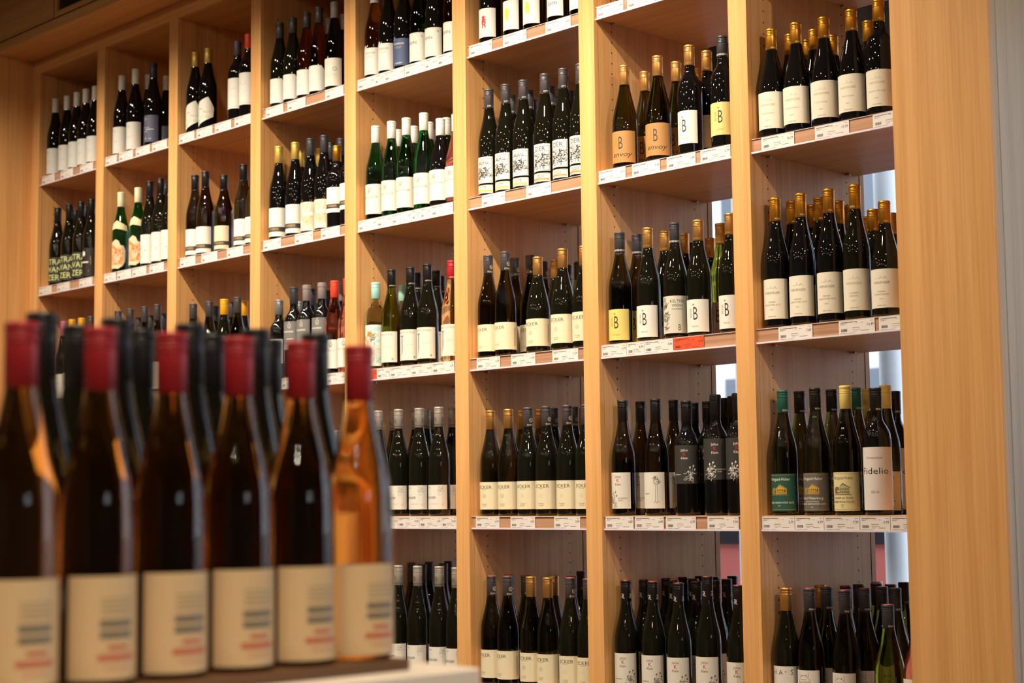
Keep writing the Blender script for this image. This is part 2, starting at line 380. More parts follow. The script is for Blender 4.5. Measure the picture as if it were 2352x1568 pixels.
# ------------------------------------------------------------------ label designs (mm): z0, z1, half angle, paper, outline, elements
INK, GOLD, PALE, GREY, RED = '24201E', 'B88A3C', 'C9B79A', '6E6862', 'C3282B'
SKY = [(-17, 0), (-14, 2), (-12, 4), (-10, 2), (-6, 1), (-4, 3), (-2, 2), (-1, 9), (0, 2), (3, 3), (5, 1.5), (7, 2), (8, 5), (10, 6.5), (12, 5), (13, 2), (17, 1)]
def skyline(u, v, col): return [('p', [(a + u, b + v) for a, b in SKY], .45, col), ('p', [(6 + u, 1.5 + v), (8 + u, 3.4 + v), (10 + u, 4 + v), (12 + u, 3.4 + v), (13.5 + u, 1.5 + v)], .4, col)]
def scrib(u, v, w_, h_, n, col, lw=.45, seed=1):
    rr = random.Random(seed); out = []
    for k in range(n):
        x, y = u + rr.uniform(-w_, w_) / 2, v + rr.uniform(-h_, h_) / 2; a = rr.uniform(0, 6.28); pts = [(x, y)]
        for j in range(4): a += rr.uniform(-1.1, 1.1); x += math.cos(a) * h_ * .1; y += math.sin(a) * h_ * .1; pts.append((x, y))
        out.append(('p', pts, lw, col))
    return out
def star(u, v, col):
    o = [('r', u - .5, v + 10, u + .5, v + 11.6, col)]
    for k in range(8): a = k * math.pi / 4; o.append(('f', [(u + 5.5 * math.cos(a) + .9 * math.cos(b), v + 5.5 * math.sin(a) + .9 * math.sin(b)) for b in [j * 1.0472 for j in range(6)]], col)); o.append(('p', [(u + 2.2 * math.cos(a), v + 2.2 * math.sin(a)), (u + 4.2 * math.cos(a), v + 4.2 * math.sin(a))], .5, col))
    return o
def wien(var, col='76654F'):
    e = skyline(0, 74, col) + [('t', 'WIENINGER', 7.2, 0, 62, col, .95)]
    y = 40
    for i, t in enumerate(var): e.append(('t', t, 4.6 if i < len(var) - 1 or len(var) < 3 else 4, 0, y - i * 7, 'A0834F' if col == '76654F' else col, 1.05))
    return (22, 122, 75, 'F3E9D6', None, e + [('t', 'SELECT', 2.8, 0, 22, 'A0834F'), ('t', 'WIENER WEIN', 3, 0, 5, '9C8A70')])
def house(u, v, c1, c2):
    return [('f', [(u - 24, v), (u - 26, v + 10), (u - 22, v + 16), (u - 15, v + 18), (u - 9, v + 15), (u - 7, v)], c2),
            ('f', [(u - 9, v), (u - 9, v + 14), (u + 2, v + 25), (u + 20, v + 15), (u + 20, v)], c1),
            ('f', [(u - 11, v + 13), (u + 2, v + 27), (u + 23, v + 14), (u + 20, v + 14), (u + 2, v + 23)], c2)] + \
           [('r', u - 6 + 5 * k, v + 9, u - 4 + 5 * k, v + 13, INK) for k in range(5)] + [('r', u - 6 + 5 * k, v + 2, u - 3 + 5 * k, v + 7, c2) for k in range(5)] + [('r', u - 26, v - 3, u + 24, v - 1.5, c2)]
def fuhr(paper_, ink, c1, c2, lines):
    e = [('t', 'Fuhrgassl-Huber', 9, 0, 80, ink, .82)] + house(0, 44, c1, c2)
    for t, sz, y in lines: e.append(('t', t, sz, 0, y, ink, .95, .35 if t[0] == '~' else 0) if t[0] != '~' else ('t', t[1:], sz, 0, y, ink, .95, .35))
    return (11, 109, 78, paper_, None, e + [('r', -46, 4, 46, 4.6, c1), ('r', -46, 94, 46, 94.6, c1)])
def kleintop(v, ink): return [('t', 'Julius', 8, 0, v, ink), ('t', 'K', 13, 0, v - 13, RED), ('t', 'Klein', 8, 0, v - 22, ink)]
def plants(u, v, col, sd):
    o = scrib(u, v, 22, 26, 26, col, 1.1, sd)
    for k, (a, b) in enumerate(((-4, 22), (6, 26), (10, 16), (-9, 10))):
        o.append(('f', [(u + a, v + b), (u + a + 3, v + b + 5), (u + a + 6, v + b + 1), (u + a + 3, v + b - 2)], col)); o.append(('p', [(u + a + 2, v + b), (u + 1, v - 4)], .7, col))
    return o
def bee(var, col='3A2F28', cr='B7772E', env=False):
    v = 40 if not env else 45
    o = [('t', 'B', 52, 3, v - 6, col, .52), ('f', [(-5, v + 38), (-3.6, v + 34), (-.4, v + 34), (1, v + 38), (-1.2, v + 36), (-2, v + 39), (-2.8, v + 36)], cr)]
    o.append(('v', 'BEYER', 9.5, -7.5, v + 13, cr))
    if env: o += [('t', 'envoy', 17, 4, 17, col, 1.25, .3)]
    else: o.append(('t', var, 4, 2, 14, cr))
    return o
BEAR = [(-7, 0), (-3, 0), (-2.5, 5), (0, 8), (2, 5), (1, 0), (6, 0), (6, 2), (5, 9), (7, 13), (6, 18), (8, 16), (7.5, 20), (5, 24), (6.5, 29), (4, 33), (0, 34), (-3, 31), (-8, 30), (-6, 28), (-3, 27), (-5, 23), (-9, 24), (-8, 20), (-5, 20), (-7, 15), (-9, 14), (-6, 11), (-7, 5)]
def bear(col): return (18, 112, 66, 'F6F2EA', None, [('f', [(-x * 1.1, 30 + y * 1.2) for x, y in BEAR], col), ('r', -7, 24, 9, 24.8, 'B9B2AA'), ('r', -12, 19, 14, 19.7, 'CFC8C0')])
def ott(top, bot, strip):
    e = [('r', -31, 33, 31, 33.8, INK), ('r', -31, 104, 31, 104.8, INK), ('r', -31, 33, -30.2, 104.8, INK), ('r', 30.2, 33, 31, 104.8, INK), ('r', -31, 3, 31, 3.7, INK), ('r', -31, 21.5, 31, 22.2, INK),
         ('r', -29, 5, 29, 10, strip), ('t', bot, 10, 0, 11.5, INK, 1.1)]
    e += [('t', t, sz, 0, y, INK, sx) for t, sz, y, sx in top]
    return e + scrib(0, 62, 46, 34, 70, INK, 1.3, len(bot)) + [('r', -28, 88, 28, 88.6, INK)]
def eck(cs, lines=True, script=None):
    e = [('t', 'ECKER', 12, -9, 64, '5A4634', 1.15), ('t', 'ECKHOF', 2.8, -10, 60, 'B08A55', 1.3)]
    if cs: e += star(-10, 42, cs)
    e += [('t', 'WAGRAM', 2.8, -10, 10, '9A7A50'), ('t', 'VELTLINER', 3.2, -10, 15, '9A7A50')]
    for k in range(22): e.append(('r', 48, 12 + k * 2.6, 57 - (k * 7 % 5), 12.8 + k * 2.6, '8D7F6C'))
    return (20, 105, 104, 'F4E7C6', None, e)
def web(dark='3A3634', paper_='F5F1E8'):
    return [('r', -46, 16, 46, 33, dark), ('t', 'WEBER', 10, 0, 21, 'C8A468', 1.05)] + scrib(-2, 42, 18, 6, 9, '555050', .8, 3) + [('r', -22, 84, 10, 84.6, 'B9B4AC'), ('r', -22, 78, 4, 78.6, 'C9C4BC')]
def forst(ink, crest, swash='D8412F'):
    return [('o', 8, 84, 7, 1.2, crest), ('o', 8, 84, 4, 1, crest), ('p', [(8, 90), (8, 98)], 1.6, crest), ('p', [(4, 96), (12, 96)], 1.2, crest), ('p', [(2, 78), (8, 74), (14, 78)], 1.4, crest), ('t', 'Forstreiter', 9.5, 1, 60, ink, .95), ('p', [(-27, 64), (-24, 69), (-12, 69)], 1.6, swash)]
def face(u, v, col): return scrib(u, v + 8, 22, 16, 26, col, .5, 5) + [('p', [(u - 6, v + 2), (u - 8, v - 6), (u - 3, v - 12), (u + 3, v - 11), (u + 5, v - 4)], .5, col), ('o', u - 3, v - 2, 1.3, .5, col), ('o', u + 2, v - 1, 1.3, .5, col), ('p', [(u - 2, v - 8), (u + 1, v - 8)], .5, col)]
def trees(u, v): return scrib(u + 6, v + 8, 16, 12, 26, '6A5E38', .7, 8) + scrib(u - 6, v + 2, 26, 8, 22, '746846', .7, 9) + [('p', [(u + 6, v - 2), (u + 6, v + 6)], 1, '6A5E38'), ('o', u + 6, v + 9, 5.5, .7, '6A5E38')]
def jay(col):
    return [('t', 'JURTSCHITSCH', 7.2, -2, 89, '6B655C', 1.0)] + ([('f', [(-27, 82), (-12, 82), (-12, 79.5), (-16, 78), (-16, 36), (-18, 22), (-24, 10), (-21, 22), (-20.5, 36), (-20.5, 78), (-27, 80)], col)] if col else []) + \
           [('r', -6, 56, 4, 56.8, 'B5AC9E'), ('r', -6, 51, 22, 51.8, 'B5AC9E'), ('r', -6, 46, 10, 46.8, 'C5BCAE'), ('o', 27, 10, 3.6, .8, '6B655C'), ('o', 27, 10, 1.8, .6, '6B655C')]
def steining(ink, paper_, band):
    out = [(-1, 0), (1, 0), (1, .9), (-.25, .9), (-.32, .97), (-.45, 1), (-.58, .97), (-.65, .9), (-1, .9)]
    return (12, 116, 62, paper_, out, [('t', 'S', 12, -17, 89, band, 1), ('t', 'STEININGER', 8, 0, 72, ink, .85), ('r', -16, 64, 16, 64.8, band), ('r', -10, 60, 10, 60.8, band), ('r', -16, 9, 16, 10, ink), ('r', -12, 6, 12, 6.8, ink)])
def ehn(): return (10, 107, 68, 'F1EBDF', None, [('r', -39, 3, 39, 3.5, 'BFB6A8'), ('r', -39, 93, 39, 93.5, 'BFB6A8'), ('r', 38.5, 3, 39, 93.5, 'BFB6A8'), ('t', 'EHN', 13, -6, 58, '4A443C', 1.05), ('o', 28, 84, 3.4, .7, '8A8174'), ('o', 28, 84, 1.8, .6, '8A8174'), ('r', -16, 30, 14, 30.7, 'B5AC9E'), ('r', -16, 24, 6, 24.7, 'B5AC9E')])
def artlab():
    e = [('f', [(-40, 40), (-36, 110), (-10, 95), (2, 60), (-6, 35), (-30, 20)], 'EFA64E'), ('f', [(0, 140), (38, 140), (38, 90), (14, 80), (4, 110)], 'A9DAD0'), ('f', [(20, 10), (40, 10), (40, 34), (26, 40)], 'A9DAD0'), ('f', [(-12, 120), (4, 130), (12, 112), (-2, 104)], 'E8912F')]
    return (12, 162, 66, 'F4F0E6', None, e + scrib(4, 104, 34, 40, 34, '3A2C22', .9, 21) + scrib(14, 36, 40, 50, 26, '8C8378', .7, 22) + scrib(-16, 70, 40, 60, 30, 'D9822B', 1.2, 23))
DES = {
 'wi_ch': wien(['CHARDONNAY'], 'A8936A'), 'wi_pn': wien(['PINOT NOIR'], 'A8936A'), 'wi_tr': wien(['WIENER TRILOGIE'], 'B5A07A'),
 'wi_gs': wien(['WIENER', 'GEMISCHTER SATZ']), 'wi_nu': wien(['NUSSBERG', 'RIESLING'], 'AE9868'), 'wi_wc': wien(['WIENER', 'CHARDONNAY']),
 'fu_gn': fuhr('1F5744', 'EDE6D2', 'C39A3E', '8E7A35', [('WIENER GEMISCHTER SATZ', 5.6, 20), ('DAC', 3, 13)]),
 'fu_gy': fuhr('6A6560', 'EDE6D2', 'C39A3E', '94784A', [('~Ried Mitterberg', 8, 30), ('NEUSTIFT AM WALDE', 3.4, 23), ('WIENER GEMISCHTER SATZ', 5.2, 16), ('2020', 3, 9)]),
 'fu_cr': fuhr('F0DFA8', '4B4232', 'B5A678', '6E644E', [('~Neustift am Walde', 6, 31), ('GELBER MUSKATELLER', 5.4, 21), ('WIEN', 3.2, 14), ('2019', 3, 9)]),
 'fid': (13, 170, 78, 'F1E6E0', None, [('t', 'Komposition', 7, -6, 128, '6A605C', .95), ('t', 'Fidelio', 19, -6, 90, '2E2826', 1.25), ('t', '2016', 8, -6, 42, '7A706C', 1.1)]),
 'haj': (18, 128, 70, 'F0EAE2', None, [('t', 'H', 15, -20, 88, '3D5A94'), ('t', 'A', 15, 0, 88, '6B4A2A'), ('r', 12, 95, 15, 97, '6B4A2A'), ('t', 'S', 17, 30, 88, '7A4A22'), ('t', 'Z', 14, -10, 50, '3D5A94')]),
 'may': (18, 122, 66, 'F0E8E0', None, [('o', -2, 74, 17, .9, '9A7A66'), ('p', [(-14, 84), (-16, 98), (-8, 92), (4, 92), (12, 98), (10, 84)], .9, '9A7A66'), ('t', 'MAYER', 9, -2, 68, '8A7468', 1.0), ('r', -12, 80, 8, 80.8, '9A7A66'), ('r', -14, 62, 10, 62.8, '9A7A66'), ('o', -8, 90, 1.5, .7, '9A7A66'), ('o', 4, 90, 1.5, .7, '9A7A66')]),
 'oli': (12, 98, 70, '7F8A3E', None, [('r', -42, 82, 42, 84, 'D8D2A0'), ('r', -30, 40, 20, 44, 'D8D2A0')]),
 'env': (14, 105, 76, 'C08A4C', None, bee('', env=True)),
 'bey_wb': (30, 125, 68, 'F6F1E6', None, bee('ZWEIGELT')), 'bey_yb': (34, 126, 68, 'F0DA86', None, bee('ZWEIGELT')),
 'bey_w': (11, 102, 70, 'F5F0E6', None, bee('RIESLING')), 'bey_y': (11, 101, 70, 'EDD878', None, bee('VELTLINER')), 'bey_g': (11, 102, 70, 'CFC3AE', None, bee('RIESLING')),
 'kel': (14, 119, 80, 'DDD6C6', None, [('t', 'KELTEN', 9.5, 10, 86, '3A342E', 1.05), ('t', 'WEIN', 9.5, 10, 74, '3A342E', 1.05), ('t', 'SANDBERG', 5, 10, 66, '6A6258', 1.05), ('t', 'B', 24, 16, 8, '3A2F28', .62), ('o', -26, 46, 13, 1, '2E2824'), ('o', -26, 46, 9, .7, '4E4844'), ('o', -29, 97, 4, 1.4, '2E2824')] + scrib(-27, 46, 22, 20, 36, '3A342E', .7, 31) + scrib(-29, 80, 16, 24, 30, '3A342E', .7, 32) + scrib(-26, 18, 12, 26, 16, '4A443E', .7, 33)),
 'kl_w': (20, 123, 62, 'EFE8DC', None, kleintop(88, '4A443E') + plants(-18, 20, '77726C', 41) + [('t', 'SAUVIGNON', 4, 14, 28, '6A645C'), ('t', 'BLANC', 4, 8, 22, '6A645C')]),
 'bird': (20, 122, 62, 'EFE8DC', None, [('o', 14, 76, 8.5, 1, '4A4540'), ('o', 12, 86, 6, 1, '4A4540'), ('o', 11, 87, 2.4, 1.6, '2A2622'), ('p', [(6, 86), (2, 84)], 1.2, '4A4540'), ('p', [(20, 80), (26, 74), (20, 70)], 1, '4A4540'), ('p', [(12, 67), (11, 20)], .7, '5A5550'), ('p', [(16, 67), (18, 20)], .7, '5A5550'), ('p', [(6, 15), (11, 20), (16, 15)], .7, '5A5550'), ('p', [(14, 15), (18, 20), (24, 16)], .7, '5A5550'), ('t', 'URBAN', 5, -16, 40, '7A746C')] + scrib(16, 76, 14, 12, 18, '7A756E', .5, 44)),
 'kl_b': (88, 195, 66, '37322F', None, kleintop(90, 'E8E2DA') + plants(16, 22, 'DAD5CE', 45) + [('t', 'ZWEIGELT', 4, -22, 24, 'E8E2DA')]),
 'kl_b2': (94, 202, 68, '37322F', None, kleintop(90, 'E8E2DA') + plants(-14, 18, 'DAD5CE', 46) + [('t', 'JOHANNESBERG', 3.6, 18, 26, 'E8E2DA'), ('t', 'CUVEE', 3.6, 12, 20, 'E8E2DA')]),
 'kl_4': (20, 127, 66, 'EDE6DA', None, kleintop(90, '5A544E') + plants(20, 32, '6E6862', 47) + [('t', 'WEINVIERTEL', 3.6, -16, 34, '6A645C')]),
 'bear_r': bear('C8323A'), 'bear_y': bear('E3D42A'),
 'lom': (18, 112, 62, 'F5F1EA', None, [('t', 'lom', 18, 0, 34, '3A3632', 1.1, .25), ('p', [(-16, 44), (-6, 60), (10, 52), (18, 66)], .6, '4A4642'), ('r', -20, 18, -2, 18.7, 'B9B2AA')]),
 'ott_y': (8, 118, 54, 'F2EFE6', None, ott([('AM', 6, 98, 1), ('BERG', 9, 89, 1.5)], '· OTT ·', 'E3BE45')), 'ott_o': (8, 118, 54, 'F2EFE6', None, ott([('DER', 15, 90, 1.1), ('OTT', 12, 36, 1.3)], '·2020·', 'E08A45')),
 'eck_n': eck(None), 'eck_s': eck('8F5A14'), 'eck_sf': eck('935E1C'), 'eck_p': eck('E2D0A4'),
 'st_r': steining('8A847A', 'F5F0E8', '9C9488'), 'st_d': steining('8A847A', 'F5F0E8', '7C9488'), 'st_b': steining('D8DCE6', '4C5A82', 'D0B978'),
 'ehn_g': ehn(), 'ehn_d': ehn(), 'ehn_r': ehn(),
 'br_g': (19, 122, 74, 'F5EEDD', None, trees(-8, 74) + [('t', 'WEINGUT', 3.2, -6, 66, 'B5A888'), ('t', 'BRÜNDLMAYER', 8, -2, 55, '7A6E4C', .9), ('r', -24, 34, 4, 34.8, 'A89C78'), ('r', -24, 28, -6, 28.8, 'A89C78')]),
 'art': artlab(), 'ju_n': (18, 120, 70, 'F3EBDA', None, jay(None)), 'ju_b': (18, 120, 70, 'F3EBDA', None, jay('5C6A86')), 'ju_r': (18, 120, 70, 'F3EBDA', None, jay('C2543C')),
 'din': (20, 93, 80, 'F1ECE2', None, face(26, 54, '8A8580') + [('t', 'EDLINGER', 8.5, -12, 32, '3A3632', .95), ('t', 'Respiz', 4, -16, 64, '8A8580'), ('r', -10, 16, 18, 16.8, 'D09A8A'), ('o', 32, 14, 3, .6, '8A8580')]),
 'cw_d': (15, 108, 70, 'F6F3EA', [(-1, 0), (.72, 0), (1, .1), (1, .84), (.72, 1), (-1, 1)], [('r', -22, 70, 2, 70.8, 'A8A294'), ('r', -22, 40, 12, 40.8, 'A8A294'), ('r', -22, 34, 6, 34.8, 'A8A294')]),
 'seal': (15, 117, 70, 'F1EBDC', None, [('o', 16, 62, 8.5, 1.6, '8A8478'), ('o', 16, 62, 5, 1, '8A8478'), ('r', -24, 84, 0, 85, 'C2BAA8'), ('r', -12, 78, 8, 78.8, 'C2BAA8')] + scrib(-2, 40, 44, 18, 34, 'B5AD9C', .6, 52)),
 'we_g': (11, 110, 72, 'F5F1E8', None, web()), 'web': (9, 110, 72, 'F5F1E8', None, web()), 'web_s': (9, 108, 66, 'E9DDBE', None, web()), 'we_bx': (58, 155, 70, 'F5F1E8', None, web()),
 'pat': (8, 106, 72, 'F2EAD8', None, scrib(0, 49, 76, 70, 120, 'C49E62', .9, 61) + [('r', -14, 52, 26, 64, 'F8F4EA'), ('t', 'Weber', 7, 4, 55, 'C9B79A', 1, .3)]),
 'fo_b': (98, 197, 64, '807B78', None, forst('F0ECE6', 'C5C0BA') + [('r', -2, 36, 24, 38, 'F0ECE6'), ('r', -8, 30, 24, 32, 'C8463A'), ('r', -2, 24, 18, 26, 'C8463A'), ('r', -40, 0, 40, 18, '9E9994')]),
 'fo_g': (98, 197, 64, '807B78', None, forst('F0ECE6', 'C5C0BA')), 'fo_w': (63, 159, 64, 'F3EFE6', None, forst('BDB6AC', '77726C')), 'fo_r': (18, 119, 62, 'F4F0E6', None, forst('BDB6AC', '6A6660')),
 'mul': (50, 160, 70, 'F0EAE0', None, [('t', 'MÜLLER', 11, 0, 66, '9A948C', .95), ('f', [(20 + 12 * math.cos(k * .5236), 100 + 12 * math.sin(k * .5236)) for k in range(12)], 'C6A24E'), ('t', 'GOLD', 6, 20, 98, '7A5E22')]),
 'dia': (12, 128, 72, 'F2EDE0', [(-1, 0), (-.75, 0), (.9, .32), (1, .62), (.42, 1), (-.5, .85), (-1, .62)], scrib(14, 56, 40, 8, 26, '5A544E', .7, 71) + [('f', [(-20, 40), (0, 46), (24, 38), (24, 30), (0, 30), (-24, 20)], 'C9C9BC'), ('o', -22, 18, 7, 2, '6E9A8A'), ('t', 'WEIN', 7, -12, 66, '8A8478')]),
 'cha_p': (45, 167, 70, 'F6F1E8', None, [('p', [(-12, 80), (-8, 90), (0, 94), (8, 90), (12, 80)], .8, '9A948C'), ('r', -14, 78, 14, 78.8, '9A948C'), ('r', -40, 7, 40, 7.8, 'A8906A'), ('r', 0, 50, 16, 50.8, 'B8A890')]),
 'scr_w': (8, 115, 74, 'E9E6DE', None, [('p', [(-20, 86), (-14, 96), (-10, 84), (-4, 92), (4, 86)], 1, '3A3632'), ('r', -18, 50, 12, 50.8, 'A8A49C'), ('r', -18, 45, 4, 45.8, 'A8A49C'), ('r', 6, 10, 12, 12, 'A8A49C')]),
 'scr_b': (15, 120, 74, '565B78', None, [('p', [(-20, 86), (-14, 96), (-10, 84), (-4, 92), (4, 86)], 1.4, 'D9C48C'), ('r', -22, 56, 8, 57.2, 'D8D8E2'), ('r', -10, 48, 26, 50, 'E6DCC0'), ('r', -22, 41, 0, 42.2, 'D8D8E2'), ('o', -10, 14, 4, 2, 'D9A84C'), ('r', 4, 12, 16, 13.4, 'D8D8E2')]),
 'ora': (14, 134, 70, 'EBD8B8', [(-.9, 0), (-.2, .02), (.3, 0), (.7, .1), (.95, .25), (.88, .45), (1, .62), (.8, .78), (.5, .8), (.3, .95), (0, 1), (-.4, .92), (-1, .9)], [('f', [(-38, 22), (-34, 92), (-12, 98), (8, 80), (30, 78), (34, 56), (30, 40), (34, 26), (10, 16), (-14, 18)], 'E08A34'), ('f', [(-34, 60), (-26, 88), (-8, 88), (-14, 60), (-22, 30)], 'F0B060')] + scrib(-4, 56, 56, 60, 30, 'A8551C', 1, 81)),
 'scw': (12, 122, 74, 'EFECE4', None, [('t', 'zull', 7, -20, 56, '6A6660', 1, .2), ('o', 4, 48, 2.4, 1.8, '5A5650')]),
 'stw': (13, 117, 78, '3D3B38', None, [('t', 'STRA', 33, 0, 74, 'D6DC8C', 1.0), ('t', 'WAN', 33, 0, 42, 'D6DC8C', 1.02), ('t', 'ZER', 33, 0, 9, 'D6DC8C', 1.02)]),
 'swi': (10, 125, 74, '211C1A', None, [('f', [(-14 + 9 * math.cos(k * .5236), 92 + 11 * math.sin(k * .5236)) for k in range(12)], 'E6E2DA'), ('p', [(-20, 110), (4, 104), (18, 80), (20, 50), (10, 20), (-8, 8)], 2.2, 'B5803C'), ('r', -26, 54, 10, 60, 'D8D4CC')]),
 'pl_g': (12, 112, 70, 'ECE6DA', None, [('r', -20, 60, 20, 62, 'A8A094'), ('r', -12, 48, 12, 49, 'C0B8AC')]),
 'fg': (5.5, 99, 76, 'E4C090', None, [('r', -15, 72 - 4.4 * k, 17, 73.6 - 4.4 * k, 'A08C6C') for k in range(4)] + [('r', -16, 47, 17, 54, '7A6E5A'), ('r', -16, 37, 17, 44, '7A6E5A'), ('r', -9, 27, 12, 31, 'BC6A4C'), ('r', -18, 17, 19, 23, 'BC6A4C'), ('r', -12, 10, 13, 12, 'C99070')]),
}
for a_, b_ in (('br_d', 'br_g'), ('br_r', 'br_g'), ('din_k', 'din'), ('cw_r', 'cw_d'), ('cha_r', 'cha_p'), ('pl_y', 'pl_g'), ('pl_p', 'pl_g'), ('scr_m', 'scr_b')): DES[a_] = DES[b_]

# ------------------------------------------------------------------ bottles
GL = {'dark': glass('dark', (.006, .0055, .003), 0), 'black': glass('black', (.004, .0035, .0035), 0),
      'olive': glass('olive', (.075, .060, .010), 1), 'brown': glass('brown', (.06, .034, .006), 1), 'green': glass('green', (.012, .16, .018), 1), 'dgreen': glass('deep_green', (.006, .07, .012), 1),
      'rose': glass('rose', (.60, .13, .06), 1), 'amber': glass('amber_rose', (.85, .36, .10), 1), 'clear': glass('clear', (.88, .80, .38), 1), 'lgreen': glass('yellow_green', (.20, .21, .02), 1), 'fg': glass('rose_amber', (1.0, .44, .09), 1)}
SHAPES = {  # base height, radius, profile (z, r)
 'fl': (.33, .0355, [(.006, .0), (.004, .012), (.0, .026), (.0, .031), (.003, .0343), (.008, .0355), (.150, .0355), (.165, .0350), (.178, .0339), (.190, .0318), (.204, .0284), (.218, .0247), (.235, .0208), (.252, .0174), (.268, .0151), (.285, .0139), (.324, .0135), (.326, .0120)]),
 'bx': (.32, .0357, [(.012, .0), (.008, .012), (.0, .026), (.0, .031), (.003, .0345), (.008, .0357), (.180, .0357), (.192, .0351), (.203, .0335), (.213, .0306), (.222, .0262), (.229, .0215), (.236, .0176), (.244, .0152), (.256, .0142), (.314, .0137), (.316, .012)]),
 'bu': (.302, .0380, [(.014, .0), (.008, .014), (.0, .028), (.0, .033), (.003, .0365), (.008, .0380), (.118, .0380), (.134, .0374), (.150, .0355), (.166, .0322), (.182, .0284), (.198, .0244), (.214, .0206), (.228, .0174), (.242, .0154), (.256, .0143), (.296, .0138), (.298, .012)])}
CAPC = {'gold': ('C98A2C', .32, .85), 'gold2': ('D19A55', .35, .8), 'pgold': ('D9B65A', .4, .6), 'ygold': ('E0C060', .4, .5), 'black': ('1C191A', .3, .1), 'grey': ('4E484A', .35, .3), 'dgrey': ('3C3A40', .4, .2), 'taupe': ('8E8280', .5, .1), 'silver': ('8A8C90', .35, .5),
        'white': ('EFEBE0', .45, 0), 'mint': ('A6D8CC', .45, 0), 'red': ('B3202C', .4, .1), 'orange': ('E2442C', .45, 0), 'green': ('1F5A48', .4, .1), 'yellow': ('E8A81C', .45, .1), 'lemon': ('E8CE72', .45, .1), 'cream': ('E6DBB4', .5, 0), 'navy': ('2B3048', .4, .1), 'plum': ('5C4A5E', .45, .1), 'pink': ('B8697C', .4, .1), 'beige': ('A59C92', .4, .3), 'fgred': ('93191F', .4, .15), 'lgrey': ('D8D4CC', .45, 0)}
